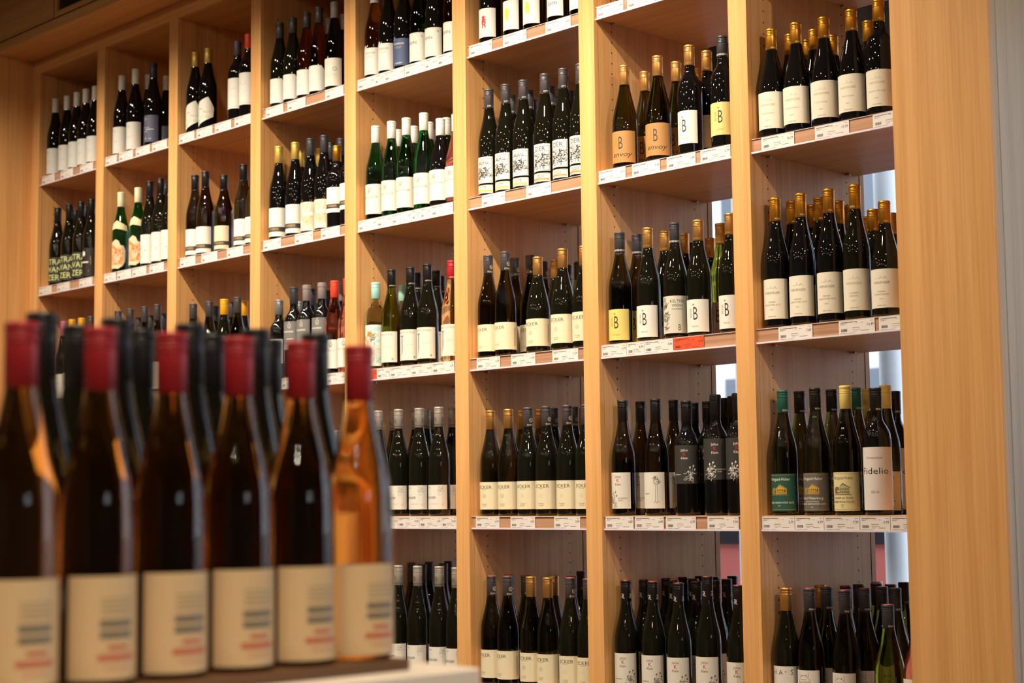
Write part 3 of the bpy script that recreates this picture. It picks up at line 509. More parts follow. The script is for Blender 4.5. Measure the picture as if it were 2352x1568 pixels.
# kind: shape, glass, cap style, cap colour, cap lettering, lettering colour, red cap top?, rotation, short description
KIND = {
 'wi_ch': ('bu', 'black', 's', 'gold', 'WIN WIN', 'E2C27A', 0, 14, 'gold-capped dark bottle, cream chardonnay skyline label'), 'wi_pn': ('bu', 'black', 's', 'gold', 'WIN WIN', 'E2C27A', 0, 14, 'gold-capped dark bottle, cream pinot skyline label'),
 'wi_tr': ('bx', 'black', 's', 'gold', 'WIN WIN', 'E2C27A', 0, 14, 'gold-capped high-shouldered bottle, large cream label'), 'wi_gs': ('fl', 'black', 's', 'gold', 'WIN WIN', 'E2C27A', 0, 14, 'gold-capped slender dark bottle, cream skyline label'),
 'wi_nu': ('fl', 'dark', 's', 'gold', 'WIN', 'E2C27A', 0, 14, 'tall gold-capped bottle, pale skyline label'), 'wi_wc': ('bu', 'dark', 's', 'gold', 'WIN WIN', 'E2C27A', 0, 14, 'short gold-capped bottle, cream skyline label'),
 'fu_gn': ('fl', 'olive', 's', 'green', 'WIN WIN', 'E8E4D8', 0, 12, 'green-capped bottle, dark green house label'), 'fu_gy': ('fl', 'olive', 's', 'black', 'WIN WIN', 'E8E4D8', 0, 12, 'black-capped bottle, grey house label'), 'fu_cr': ('fl', 'olive', 's', 'lemon', 'WIN WIN', 'C8A850', 0, 12, 'yellow-capped bottle, cream house label'),
 'fid': ('bx', 'black', 's', 'black', 'WIN WIN', 'E8E4D8', 0, 30, 'black-capped red wine bottle, tall white label'),
 'haj': ('fl', 'dark', 's', 'gold2', '', 'E8E4D8', 0, 10, 'copper-capped dark bottle, white letter label'), 'may': ('fl', 'olive', 's', 'dgrey', 'WIN WIN', 'DAD6CE', 1, 8, 'black-capped bottle, white cat label'), 'oli': ('bu', 'lgreen', 's', 'dgrey', 'WIN WIN', 'DAD6CE', 1, 8, 'short yellow-green bottle, olive label'),
 'env': ('bu', 'olive', 's', 'gold2', 'BEYER', '8A5A20', 0, 16, 'copper-capped bottle, copper script label'), 'bey_wb': ('bx', 'black', 's', 'gold2', 'BEYER', 'B07A30', 0, 6, 'copper-capped red wine bottle, white B label'), 'bey_yb': ('bx', 'black', 's', 'dgrey', 'BEYER', 'E8E4D8', 0, 18, 'black-capped bottle, yellow B label'),
 'bey_y': ('fl', 'olive', 's', 'dgrey', 'BEYER', 'E8E4D8', 0, 12, 'black-capped slender bottle, yellow B label'), 'bey_w': ('fl', 'dark', 's', 'gold2', 'BEYER', 'B07A30', 0, 10, 'copper-capped slender bottle, white B label'), 'bey_g': ('fl', 'lgreen', 's', 'gold2', 'BEYER', 'B07A30', 0, 10, 'copper-capped olive bottle, grey B label'), 'kel': ('fl', 'dark', 's', 'dgrey', 'BEYER', 'E8E4D8', 0, 28, 'black-capped bottle, grey warrior label'),
 'kl_w': ('fl', 'brown', 's', 'black', '', '', 0, 12, 'black-capped brown bottle, white plant label'), 'bird': ('fl', 'brown', 's', 'black', '', '', 0, 14, 'black-capped brown bottle, long-legged bird label'), 'kl_b': ('bx', 'black', 's', 'black', '', '', 0, 30, 'black-capped bottle, black rabbit label'), 'kl_b2': ('bx', 'black', 'c', 'black', '', '', 0, 30, 'capsule-topped bottle, black flower label'),
 'kl_4': ('fl', 'dark', 's', 'black', '', '', 1, 22, 'red-topped black-capped bottle, white plant label'),
 'bear_r': ('fl', 'black', 's', 'black', '', '', 0, 8, 'dark bottle, white red-bear label'), 'bear_y': ('fl', 'lgreen', 's', 'black', '', '', 0, 6, 'olive bottle, white yellow-bear label'), 'lom': ('fl', 'lgreen', 's', 'black', '', '', 0, 8, 'olive bottle, white scribbled label'),
 'ott_y': ('fl', 'dark', 's', 'grey', 'OTT · OTT', 'E8E4D8', 0, 10, 'dark bottle, woodcut label with yellow strip'), 'ott_o': ('fl', 'dark', 's', 'grey', 'OTT · OTT', 'E8E4D8', 0, 10, 'dark bottle, woodcut label with orange strip'),
 'eck_n': ('fl', 'olive', 's', 'grey', 'ECKHOF', 'E6D9B8', 1, 14, 'grey-capped bottle, plain cream label'), 'eck_s': ('bu', 'dark', 's', 'gold2', '', '', 0, 18, 'broad copper-capped bottle, cream star label'), 'eck_sf': ('fl', 'olive', 's', 'gold2', '', '', 0, 22, 'copper-capped slender bottle, cream star label'), 'eck_p': ('fl', 'dark', 's', 'grey', 'ECKHOF', 'E6D9B8', 1, 30, 'grey-capped bottle, cream faint-star label'),
 'st_r': ('fl', 'amber', 's', 'white', '', '', 0, 14, 'rosé bottle, white scalloped label'), 'st_d': ('fl', 'black', 's', 'black', '', '', 0, 14, 'dark bottle, white scalloped label'), 'st_b': ('fl', 'black', 's', 'navy', '', '', 0, 14, 'dark bottle, blue scalloped label'),
 'ehn_g': ('fl', 'dgreen', 's', 'black', '', '', 0, 12, 'dark green bottle, bordered cream label'), 'ehn_d': ('fl', 'black', 's', 'black', '', '', 0, 12, 'dark bottle, bordered cream label'), 'ehn_r': ('fl', 'rose', 's', 'black', '', '', 0, 12, 'rosé bottle, bordered cream label'),
 'br_g': ('fl', 'green', 's', 'white', 'BRÜNDLMAYER', 'D2C8B4', 0, 16, 'white-capped green bottle, cream tree label'), 'br_d': ('bu', 'black', 's', 'white', 'BRÜNDLMAYER', 'D2C8B4', 0, 16, 'white-capped dark bottle, cream tree label'), 'br_r': ('bu', 'rose', 's', 'white', '', '', 0, 16, 'white-capped rosé bottle, cream tree label'),
 'art': ('bx', 'clear', 's', 'mint', '', '', 0, 18, 'mint-capped clear bottle, orange art label'), 'ju_n': ('fl', 'lgreen', 's', 'black', 'JURTSCHITSCH', 'E6E0C0', 0, 14, 'black-capped olive bottle, plain cream label'), 'ju_b': ('fl', 'dark', 's', 'black', 'JURTSCHITSCH', 'E6E0C0', 0, 22, 'black-capped bottle, cream blue-letter label'), 'ju_r': ('fl', 'amber', 's', 'red', 'JURTSCHITSCH', 'E6E0C0', 0, 22, 'red-capped rosé bottle, cream red-letter label'),
 'din': ('fl', 'dark', 's', 'beige', '', '', 0, 14, 'beige-capped dark bottle, short curly-head label'), 'din_k': ('fl', 'dark', 's', 'dgrey', '', '', 0, 14, 'dark-capped bottle, short curly-head label'),
 'cw_d': ('fl', 'dark', 's', 'grey', '', '', 0, 18, 'dark bottle, white cut-corner label'), 'cw_r': ('fl', 'rose', 's', 'grey', '', '', 0, 18, 'rosé bottle, white cut-corner label'), 'seal': ('fl', 'olive', 's', 'taupe', '', '', 0, 24, 'olive bottle, cream round-seal label'),
 'we_g': ('fl', 'black', 's', 'pgold', '', '', 0, 18, 'gold-capped dark bottle, black-banded white label'), 'pat': ('fl', 'black', 's', 'dgrey', '', '', 0, 20, 'grey-capped dark bottle, speckled cream label'), 'we_bx': ('bx', 'black', 's', 'gold', '', '', 0, 22, 'gold-capped high-shouldered bottle, black-banded label'),
 'fo_w': ('bx', 'black', 's', 'silver', '', '', 0, 10, 'short silver-capped bottle, white crest label'), 'fo_b': ('bx', 'black', 's', 'dgrey', '', '', 0, 10, 'black-capped red wine bottle, grey crest label'), 'fo_g': ('bx', 'black', 'c', 'taupe', '', '', 0, 10, 'taupe-capsuled red wine bottle, grey crest label'), 'fo_r': ('fl', 'rose', 's', 'orange', '', '', 0, 12, 'red-capped rosé bottle, white crest label'),
 'mul': ('bx', 'black', 's', 'silver', 'MÜLLER', 'E8E4D8', 0, 20, 'silver-capped bottle, gold-medal label'),
 'dia': ('fl', 'black', 's', 'pgold', '', '', 0, 26, 'gold-capped dark bottle, slanted white label'), 'cha_p': ('bx', 'black', 'c', 'plum', '', '', 0, 22, 'purple-capsuled red wine bottle, tall white label'), 'cha_r': ('bx', 'black', 'c', 'orange', '', '', 0, 22, 'red-capsuled red wine bottle, tall white label'),
 'web': ('fl', 'brown', 's', 'black', '', '', 0, 20, 'black-capped brown bottle, black-banded white label'), 'web_s': ('fl', 'brown', 's', 'black', '', '', 0, 20, 'short black-capped bottle, two-tone banded label'),
 'pl_g': ('fl', 'olive', 's', 'grey', '', '', 0, 14, 'grey-capped dark bottle'), 'pl_y': ('fl', 'dark', 's', 'yellow', '', '', 0, 14, 'yellow-capped dark bottle'), 'pl_p': ('fl', 'dark', 's', 'pink', '', '', 0, 14, 'pink-capped dark bottle'),
 'scr_w': ('fl', 'black', 's', 'lgrey', '', '', 0, 22, 'white-capped dark bottle, white script label'), 'scr_b': ('fl', 'black', 's', 'navy', '', '', 0, 22, 'navy-capped dark bottle, blue label'), 'scr_m': ('fl', 'black', 's', 'lgrey', '', '', 0, 22, 'white-capped dark bottle, blue label'),
 'ora': ('fl', 'green', 's', 'cream', '', '', 0, 26, 'cream-capped green bottle, orange picture label'), 'scw': ('fl', 'dark', 's', 'black', '', '', 0, 24, 'black-capped dark bottle, plain white label'),
 'stw': ('fl', 'dark', 's', 'black', '', '', 0, 34, 'dark bottle, black label with green lettering'), 'swi': ('fl', 'dark', 's', 'black', '', '', 0, 30, 'dark bottle, black label with gold swirl'),
 'fg': ('fl', 'fg', 's', 'fgred', '', '', 0, 0, ''), 'fgk': ('fl', 'dark', 's', 'black', '', '', 0, 0, ''),
}
CACHE = {}
def cached(k, fn):
    if k not in CACHE: CACHE[k] = fn()
    return CACHE[k]
def cap_profile(style, h):
    t = h
    if style == 's':
        p = [(t - .060, .0149), (t - .0595, .0153), (t - .0215, .0153), (t - .0210, .0147), (t - .0200, .0147), (t - .0195, .0154)]
        for k in range(2): z = t - .0180 + k * .004; p += [(z, .0156), (z + .0010, .0150), (z + .0018, .0150), (z + .0028, .0156)]
        p += [(t - .0095, .0157), (t - .0090, .0152), (t - .0082, .0152), (t - .0077, .0157), (t - .0018, .0157), (t - .0005, .0148), (t, .0138), (t, .0)]
    else:
        p = [(t - .056, .0146), (t - .0555, .0150), (t - .015, .0150), (t - .0145, .0161), (t - .004, .0161), (t - .0035, .0154), (t - .0008, .0152), (t, .0140), (t, .0)]
    return p
def bottle(kind, loc, h, rz, label, cat='wine bottle', group=None, name='wine_bottle', full=True):
    sh, gl, cs, cc, ct, ctc, redtop, rot, desc = KIND[kind]; h0, r, prof = SHAPES[sh]
    o = empty(name, loc, rz); o.scale = (1, 1, h / h0); tag(o, label, cat, group)
    link('glass_body', cached(('g', sh, gl), lambda: MB().lathe(prof, GL[gl], 40).mesh('glass_body')), o)
    hx, ro, me = CAPC[cc]
    cap = link('screw_cap' if cs == 's' else 'foil_capsule', cached(('c', sh, cs, cc), lambda: MB().lathe(cap_profile(cs, h0), paint(hx, ro, me), 28).mesh('cap')), o)
    if redtop and full: link('cap_top', cached(('ct', sh), lambda: MB().lathe([(h0 - .0002, .0136), (h0 + .0003, .0132)], paint('C2382C', .45), 20).mesh('cap_top')), cap)
    if kind in ('din', 'kl_4') and full:
        link('cap_print', cached(('cp', kind), lambda: print_mesh('cap_print', sum([scrib(u, 20 if kind == 'din' else 14, 11, 13, 16, '4A4540' if kind == 'din' else 'E4E0D8', .6, 5) + ([('r', u - 14, 2, u + 14, 4, '4A4540')] if kind == 'din' else []) for u in (-26, 0, 26)], []), .0153, h0 - .0565, .0002)), cap)
    if ct and full:
        def mk():
            step = 20 if len(ct) < 6 else 34
            els = [('t', ct, 6.2 if len(ct) < 10 else 4.6, u, 0, ctc, .95) for u in ((-step, 0, step) if len(ct) < 6 else (-24, 24))]
            if ct == 'ECKHOF':
                for u in (-24, 24): els += [('o', u, 17, 6.5, 1.1, ctc), ('p', [(u - 3.5, 20), (u, 15.5), (u + 3.5, 20)], 1.2, ctc), ('p', [(u, 15.5), (u, 12)], 1.2, ctc)]
            return print_mesh('cap_lettering', els, .0153, h0 - .0565, .0002)
        link('cap_lettering', cached(('cl', sh, ct, ctc), mk), cap)
    if kind in DES:
        z0, z1, ha, pc, outl, els = DES[kind]
        la = link('label', cached(('l', kind), lambda: label_mesh('label', r, (z0 if not kind.startswith('ott') else 38.5) / 1000, z1 / 1000, ha, paper(pc), outl)), o)
        lim = R(ha) * r * 1000 - .5
        link('print', cached(('p', kind), lambda: print_mesh('print', els, r, z0 / 1000)), la)
        la.rotation_euler = (0, 0, R(rot))
        if kind.startswith('ott'):
            link('strip_label', cached('ottstrip', lambda: label_mesh('strip_label', r, .008, .0325, 54, paper('F2EFE6'))), o, None, R(rot))
        if kind == 'ora':
            nl = cached(('n', kind), lambda: neck_label()); link('neck_label', nl, o, None, R(rot))
    return o
def neck_label():
    mb = MB(); prof = SHAPES['fl'][2]
    def rad(z):
        for (a, ra), (b, rb) in zip(prof[5:], prof[6:]):
            if a <= z <= b: return ra + (rb - ra) * (z - a) / (b - a)
        return .02
    vs = []; n = 14; m = 4; fs = []
    for i in range(n + 1):
        t = 2 * i / n - 1; a = R(85) * t
        for j in range(m + 1):
            z = .178 + .022 * j / m - .010 * abs(t) + .012 * (1 - abs(t)) * (j / m); q = rad(z) + .0004; vs.append((q * math.sin(a), -q * math.cos(a), z))
    for i in range(n):
        for j in range(m): k = i * (m + 1) + j; fs.append((k, k + m + 1, k + m + 2, k + 1))
    return mb.add(vs, fs, paper('E8D9A8'), True).mesh('neck_label')
# placed bottles: kind, x, y, bay, row, front row?, height
BOTTLES = [
('wi_ch',4.058,0.055,7,1,1,0.302),('wi_ch',4.140,0.055,7,1,1,0.301),('wi_pn',4.230,0.055,7,1,1,0.296),('wi_pn',4.316,0.055,7,1,1,0.297),
('wi_tr',4.399,0.055,7,1,1,0.304),('wi_ch',4.061,0.135,7,1,0,0.302),('wi_ch',4.059,0.216,7,1,0,0.302),('wi_pn',4.141,0.135,7,1,0,0.298),
('wi_pn',4.143,0.219,7,1,0,0.298),('wi_tr',4.274,0.195,7,1,0,0.304),('wi_gs',4.056,0.055,7,2,1,0.352),('wi_gs',4.140,0.055,7,2,1,0.352),
('wi_gs',4.229,0.055,7,2,1,0.351),('wi_nu',4.310,0.055,7,2,1,0.350),('wi_wc',4.397,0.055,7,2,1,0.296),('wi_gs',4.057,0.129,7,2,0,0.352),
('wi_gs',4.056,0.219,7,2,0,0.352),('wi_gs',4.138,0.141,7,2,0,0.352),('wi_gs',4.141,0.225,7,2,0,0.352),('wi_nu',4.125,0.297,7,2,0,0.350),
('wi_wc',4.225,0.225,7,2,0,0.297),('wi_wc',4.306,0.141,7,2,0,0.297),('wi_wc',4.305,0.228,7,2,0,0.297),('fu_gn',4.064,0.055,7,3,1,0.329),
('fu_gy',4.168,0.055,7,3,1,0.329),('fu_cr',4.262,0.055,7,3,1,0.330),('fid',4.353,0.055,7,3,1,0.319),('fu_gy',4.058,0.138,7,3,0,0.330),
('fu_gy',4.153,0.150,7,3,0,0.330),('fu_gn',4.229,0.150,7,3,0,0.330),('fu_cr',4.214,0.225,7,3,0,0.331),('fu_cr',4.319,0.150,7,3,0,0.331),
('fid',4.300,0.222,7,3,0,0.320),('haj',4.056,0.055,7,4,1,0.327),('may',4.132,0.055,7,4,1,0.328),('may',4.241,0.055,7,4,1,0.327),
('oli',4.368,0.055,7,4,1,0.295),('haj',4.061,0.201,7,4,0,0.328),('may',4.129,0.135,7,4,0,0.328),('may',4.137,0.210,7,4,0,0.328),
('may',4.126,0.285,7,4,0,0.328),('may',4.246,0.135,7,4,0,0.328),('may',4.132,0.360,7,4,0,0.328),('haj',4.084,0.435,7,4,0,0.328),
('may',4.244,0.219,7,4,0,0.328),('may',4.199,0.327,7,4,0,0.328),('may',4.309,0.180,7,4,0,0.328),('may',4.170,0.435,7,4,0,0.328),
('env',3.521,0.055,6,1,1,0.310),('env',3.651,0.055,6,1,1,0.312),('bey_wb',3.770,0.055,6,1,1,0.318),('bey_yb',3.889,0.055,6,1,1,0.319),
('env',3.509,0.159,6,1,0,0.312),('env',3.645,0.144,6,1,0,0.312),('env',3.639,0.249,6,1,0,0.312),('bey_wb',3.763,0.141,6,1,0,0.319),
('bey_y',3.491,0.055,6,2,1,0.330),('bey_w',3.601,0.055,6,2,1,0.330),('kel',3.702,0.055,6,2,1,0.331),('bey_w',3.788,0.055,6,2,1,0.328),
('bey_w',3.902,0.055,6,2,1,0.331),('bey_y',3.493,0.129,6,2,0,0.331),('bey_w',3.596,0.135,6,2,0,0.330),('bey_w',3.601,0.216,6,2,0,0.330),
('bey_y',3.491,0.375,6,2,0,0.331),('bey_w',3.594,0.345,6,2,0,0.330),('bey_g',3.784,0.159,6,2,0,0.330),('kl_w',3.491,0.055,6,3,1,0.331),
('bird',3.617,0.055,6,3,1,0.329),('kl_b',3.731,0.055,6,3,1,0.318),('kl_b2',3.835,0.055,6,3,1,0.330),('kl_b2',3.913,0.055,6,3,1,0.330),
('kl_w',3.492,0.132,6,3,0,0.331),('bird',3.604,0.150,6,3,0,0.330),('kl_b',3.680,0.150,6,3,0,0.318),('kl_b',3.749,0.126,6,3,0,0.318),
('kl_b2',3.749,0.201,6,3,0,0.330),('kl_b2',3.821,0.150,6,3,0,0.330),('kl_4',3.491,0.055,6,4,1,0.331),('kl_4',3.594,0.055,6,4,1,0.331),
('kl_4',3.688,0.055,6,4,1,0.329),('kl_4',3.792,0.055,6,4,1,0.350),('kl_4',3.899,0.055,6,4,1,0.329),('kl_4',3.492,0.132,6,4,0,0.330),
('kl_4',3.492,0.231,6,4,0,0.330),('kl_4',3.493,0.306,6,4,0,0.330),('kl_4',3.594,0.144,6,4,0,0.330),('kl_4',3.580,0.249,6,4,0,0.330),
('kl_4',3.687,0.135,6,4,0,0.330),('kl_4',3.492,0.384,6,4,0,0.330),('kl_4',3.565,0.363,6,4,0,0.330),('kl_4',3.694,0.210,6,4,0,0.330),
('kl_4',3.573,0.438,6,4,0,0.330),('kl_4',3.677,0.282,6,4,0,0.330),('ott_y',2.937,0.055,5,1,1,0.350),('ott_y',3.015,0.055,5,1,1,0.351),
('ott_y',3.095,0.055,5,1,1,0.349),('ott_o',3.190,0.055,5,1,1,0.350),('ott_o',3.270,0.055,5,1,1,0.351),('ott_o',3.343,0.055,5,1,1,0.351),
('ott_y',2.927,0.165,5,1,0,0.350),('ott_y',3.010,0.165,5,1,0,0.350),('ott_y',2.927,0.261,5,1,0,0.350),('ott_o',3.093,0.180,5,1,0,0.350),
('ott_o',3.006,0.276,5,1,0,0.350),('ott_o',3.092,0.270,5,1,0,0.350),('eck_n',2.926,0.055,5,2,1,0.328),('eck_n',3.004,0.055,5,2,1,0.330),
('eck_s',3.149,0.055,5,2,1,0.297),('eck_s',3.256,0.055,5,2,1,0.310),('eck_s',3.346,0.055,5,2,1,0.308),('eck_n',2.928,0.171,5,2,0,0.330),
('eck_n',3.002,0.168,5,2,0,0.330),('eck_n',2.927,0.303,5,2,0,0.330),('eck_s',3.109,0.174,5,2,0,0.305),('eck_n',2.926,0.417,5,2,0,0.330),
('eck_n',2.999,0.393,5,2,0,0.330),('eck_sf',2.929,0.055,5,3,1,0.329),('eck_sf',3.011,0.055,5,3,1,0.329),('eck_p',3.097,0.055,5,3,1,0.330),
('eck_p',3.177,0.055,5,3,1,0.330),('eck_p',3.266,0.055,5,3,1,0.329),('eck_p',3.344,0.055,5,3,1,0.327),('eck_sf',2.972,0.150,5,3,0,0.330),
('eck_sf',3.053,0.150,5,3,0,0.330),('eck_p',3.127,0.138,5,3,0,0.330),('eck_p',3.202,0.150,5,3,0,0.330),('eck_sf',3.162,0.216,5,3,0,0.330),
('eck_n',2.926,0.055,5,4,1,0.330),('eck_n',2.999,0.055,5,4,1,0.331),('eck_sf',3.101,0.055,5,4,1,0.332),('eck_sf',3.174,0.055,5,4,1,0.331),
('eck_p',3.268,0.055,5,4,1,0.333),('eck_p',3.341,0.055,5,4,1,0.332),('eck_n',2.928,0.129,5,4,0,0.330),('eck_n',3.003,0.129,5,4,0,0.330),
('eck_sf',3.100,0.156,5,4,0,0.330),('eck_p',3.174,0.159,5,4,0,0.330),('eck_p',2.948,0.435,5,4,0,0.330),('br_g',2.364,0.055,4,1,1,0.330),
('br_g',2.450,0.055,4,1,1,0.331),('br_g',2.528,0.055,4,1,1,0.329),('br_g',2.618,0.055,4,1,1,0.330),('br_d',2.702,0.055,4,1,1,0.296),
('br_r',2.780,0.055,4,1,1,0.297),('br_g',2.369,0.150,4,1,0,0.330),('br_g',2.447,0.156,4,1,0,0.330),('br_g',2.528,0.156,4,1,0,0.330),
('br_g',2.449,0.240,4,1,0,0.330),('br_g',2.615,0.159,4,1,0,0.330),('art',2.361,0.055,4,2,1,0.299),('ju_n',2.446,0.055,4,2,1,0.334),
('ju_b',2.545,0.055,4,2,1,0.331),('ju_b',2.631,0.055,4,2,1,0.332),('ju_r',2.752,0.055,4,2,1,0.330),('art',2.362,0.174,4,2,0,0.300),
('ju_b',2.461,0.156,4,2,0,0.331),('ju_b',2.540,0.174,4,2,0,0.331),('ju_b',2.448,0.276,4,2,0,0.331),('din',2.372,0.055,4,3,1,0.354),
('din',2.479,0.055,4,3,1,0.354),('din',2.585,0.055,4,3,1,0.353),('din',2.683,0.055,4,3,1,0.352),('din',2.362,0.132,4,3,0,0.354),
('din',2.456,0.150,4,3,0,0.354),('din',2.530,0.132,4,3,0,0.354),('din',2.463,0.225,4,3,0,0.354),('din',2.645,0.150,4,3,0,0.354),
('din',2.474,0.055,4,4,1,0.353),('din',2.572,0.055,4,4,1,0.353),('din',2.680,0.055,4,4,1,0.354),('din',2.762,0.055,4,4,1,0.352),
('din_k',2.361,0.210,4,4,0,0.354),('din_k',2.502,0.135,4,4,0,0.354),('din_k',2.362,0.288,4,4,0,0.354),('din_k',2.507,0.225,4,4,0,0.354),
('din_k',2.364,0.375,4,4,0,0.354),('din_k',2.590,0.135,4,4,0,0.354),('cw_d',1.803,0.055,3,0,1,0.325),('cw_d',1.884,0.055,3,0,1,0.326),
('cw_r',1.968,0.055,3,0,1,0.328),('cw_r',2.042,0.055,3,0,1,0.330),('seal',2.135,0.055,3,0,1,0.327),('seal',1.960,0.165,3,0,0,0.327),
('seal',2.042,0.171,3,0,0,0.327),('we_g',1.798,0.055,3,1,1,0.352),('we_g',1.900,0.055,3,1,1,0.350),('pat',1.992,0.055,3,1,1,0.349),
('pat',2.073,0.055,3,1,1,0.347),('we_bx',2.146,0.055,3,1,1,0.296),('we_bx',2.220,0.055,3,1,1,0.305),('we_g',1.800,0.153,3,1,0,0.350),
('we_g',1.799,0.228,3,1,0,0.350),('we_g',1.876,0.186,3,1,0,0.350),('pat',1.987,0.150,3,1,0,0.348),('we_g',1.798,0.309,3,1,0,0.350),
('pat',2.067,0.135,3,1,0,0.348),('fo_w',1.801,0.055,3,2,1,0.293),('fo_b',1.892,0.055,3,2,1,0.331),('fo_g',1.969,0.055,3,2,1,0.331),
('fo_g',2.059,0.055,3,2,1,0.330),('fo_r',2.132,0.055,3,2,1,0.329),('fo_r',2.206,0.055,3,2,1,0.330),('fo_w',1.804,0.144,3,2,0,0.293),
('fo_b',1.893,0.135,3,2,0,0.331),('fo_w',1.798,0.222,3,2,0,0.293),('fo_b',1.891,0.210,3,2,0,0.331),('fo_g',2.044,0.156,3,2,0,0.331),
('mul',2.137,0.055,3,3,1,0.296),('mul',1.945,0.150,3,3,0,0.297),('haj',2.015,0.123,3,3,0,0.328),('mul',2.091,0.123,3,3,0,0.297),
('dia',1.235,0.055,2,0,1,0.331),('dia',1.325,0.055,2,0,1,0.328),('cha_p',1.527,0.055,2,0,1,0.312),('cha_r',1.601,0.055,2,0,1,0.325),
('web',1.239,0.055,2,1,1,0.329),('web',1.312,0.055,2,1,1,0.332),('web_s',1.440,0.055,2,1,1,0.299),('web',1.571,0.055,2,1,1,0.319),
('web',1.644,0.055,2,1,1,0.315),('pl_g',1.231,0.055,2,2,1,0.333),('pl_g',1.344,0.055,2,2,1,0.331),('pl_y',1.445,0.055,2,2,1,0.330),
('pl_g',1.535,0.055,2,2,1,0.329),('pl_g',1.234,0.156,2,2,0,0.331),('pl_g',1.313,0.165,2,2,0,0.331),('pl_g',1.381,0.132,2,2,0,0.331),
('pl_y',1.457,0.138,2,2,0,0.331),('scr_w',0.676,0.055,1,0,1,0.346),('scr_w',0.784,0.055,1,0,1,0.353),('scr_b',0.923,0.055,1,0,1,0.349),
('scr_w',0.755,0.135,1,0,0,0.348),('scr_m',0.783,0.204,1,0,0,0.350),('ora',0.679,0.055,1,1,1,0.341),('ora',0.814,0.055,1,1,1,0.341),
('scw',0.904,0.055,1,1,1,0.354),('scw',0.986,0.055,1,1,1,0.354),('scw',1.059,0.055,1,1,1,0.352),('scw',0.899,0.135,1,1,0,0.354),
('pl_g',0.666,0.055,1,2,1,0.356),('pl_g',0.762,0.055,1,2,1,0.356),('pl_g',0.874,0.055,1,2,1,0.355),('pl_g',0.969,0.055,1,2,1,0.355),
('pl_g',0.696,0.135,1,2,0,0.331),('pl_g',0.790,0.135,1,2,0,0.331),('pl_g',0.884,0.135,1,2,0,0.331),('scr_w',0.107,0.055,0,0,1,0.353),
('scr_w',0.212,0.055,0,0,1,0.346),('scr_w',0.299,0.055,0,0,1,0.346),('scr_w',0.377,0.055,0,0,1,0.346),('scr_w',0.457,0.055,0,0,1,0.343),
('scr_w',0.196,0.180,0,0,0,0.348),('scr_w',0.272,0.156,0,0,0,0.348),('stw',0.141,0.055,0,1,1,0.350),('stw',0.243,0.055,0,1,1,0.351),
('stw',0.346,0.055,0,1,1,0.348),('swi',0.434,0.055,0,1,1,0.347),('stw',0.138,0.144,0,1,0,0.350),('stw',0.248,0.135,0,1,0,0.350),
('pl_p',0.207,0.055,0,2,1,0.352),('pl_y',0.281,0.055,0,2,1,0.354),('pl_y',0.363,0.055,0,2,1,0.353),('pl_g',0.442,0.055,0,2,1,0.353),
('bear_r',2.947,0.055,5,0,1,0.330),('bear_y',3.059,0.055,5,0,1,0.330),('bear_y',3.149,0.055,5,0,1,0.330),('lom',3.255,0.055,5,0,1,0.330),
('lom',3.351,0.055,5,0,1,0.330),('st_r',2.361,0.055,4,0,1,0.330),('st_d',2.436,0.055,4,0,1,0.330),('st_b',2.518,0.055,4,0,1,0.330),
('ehn_g',2.602,0.055,4,0,1,0.330),('ehn_d',2.681,0.055,4,0,1,0.330),('ehn_r',2.773,0.055,4,0,1,0.330),('ehn_g',3.540,0.055,6,0,1,0.330),
]
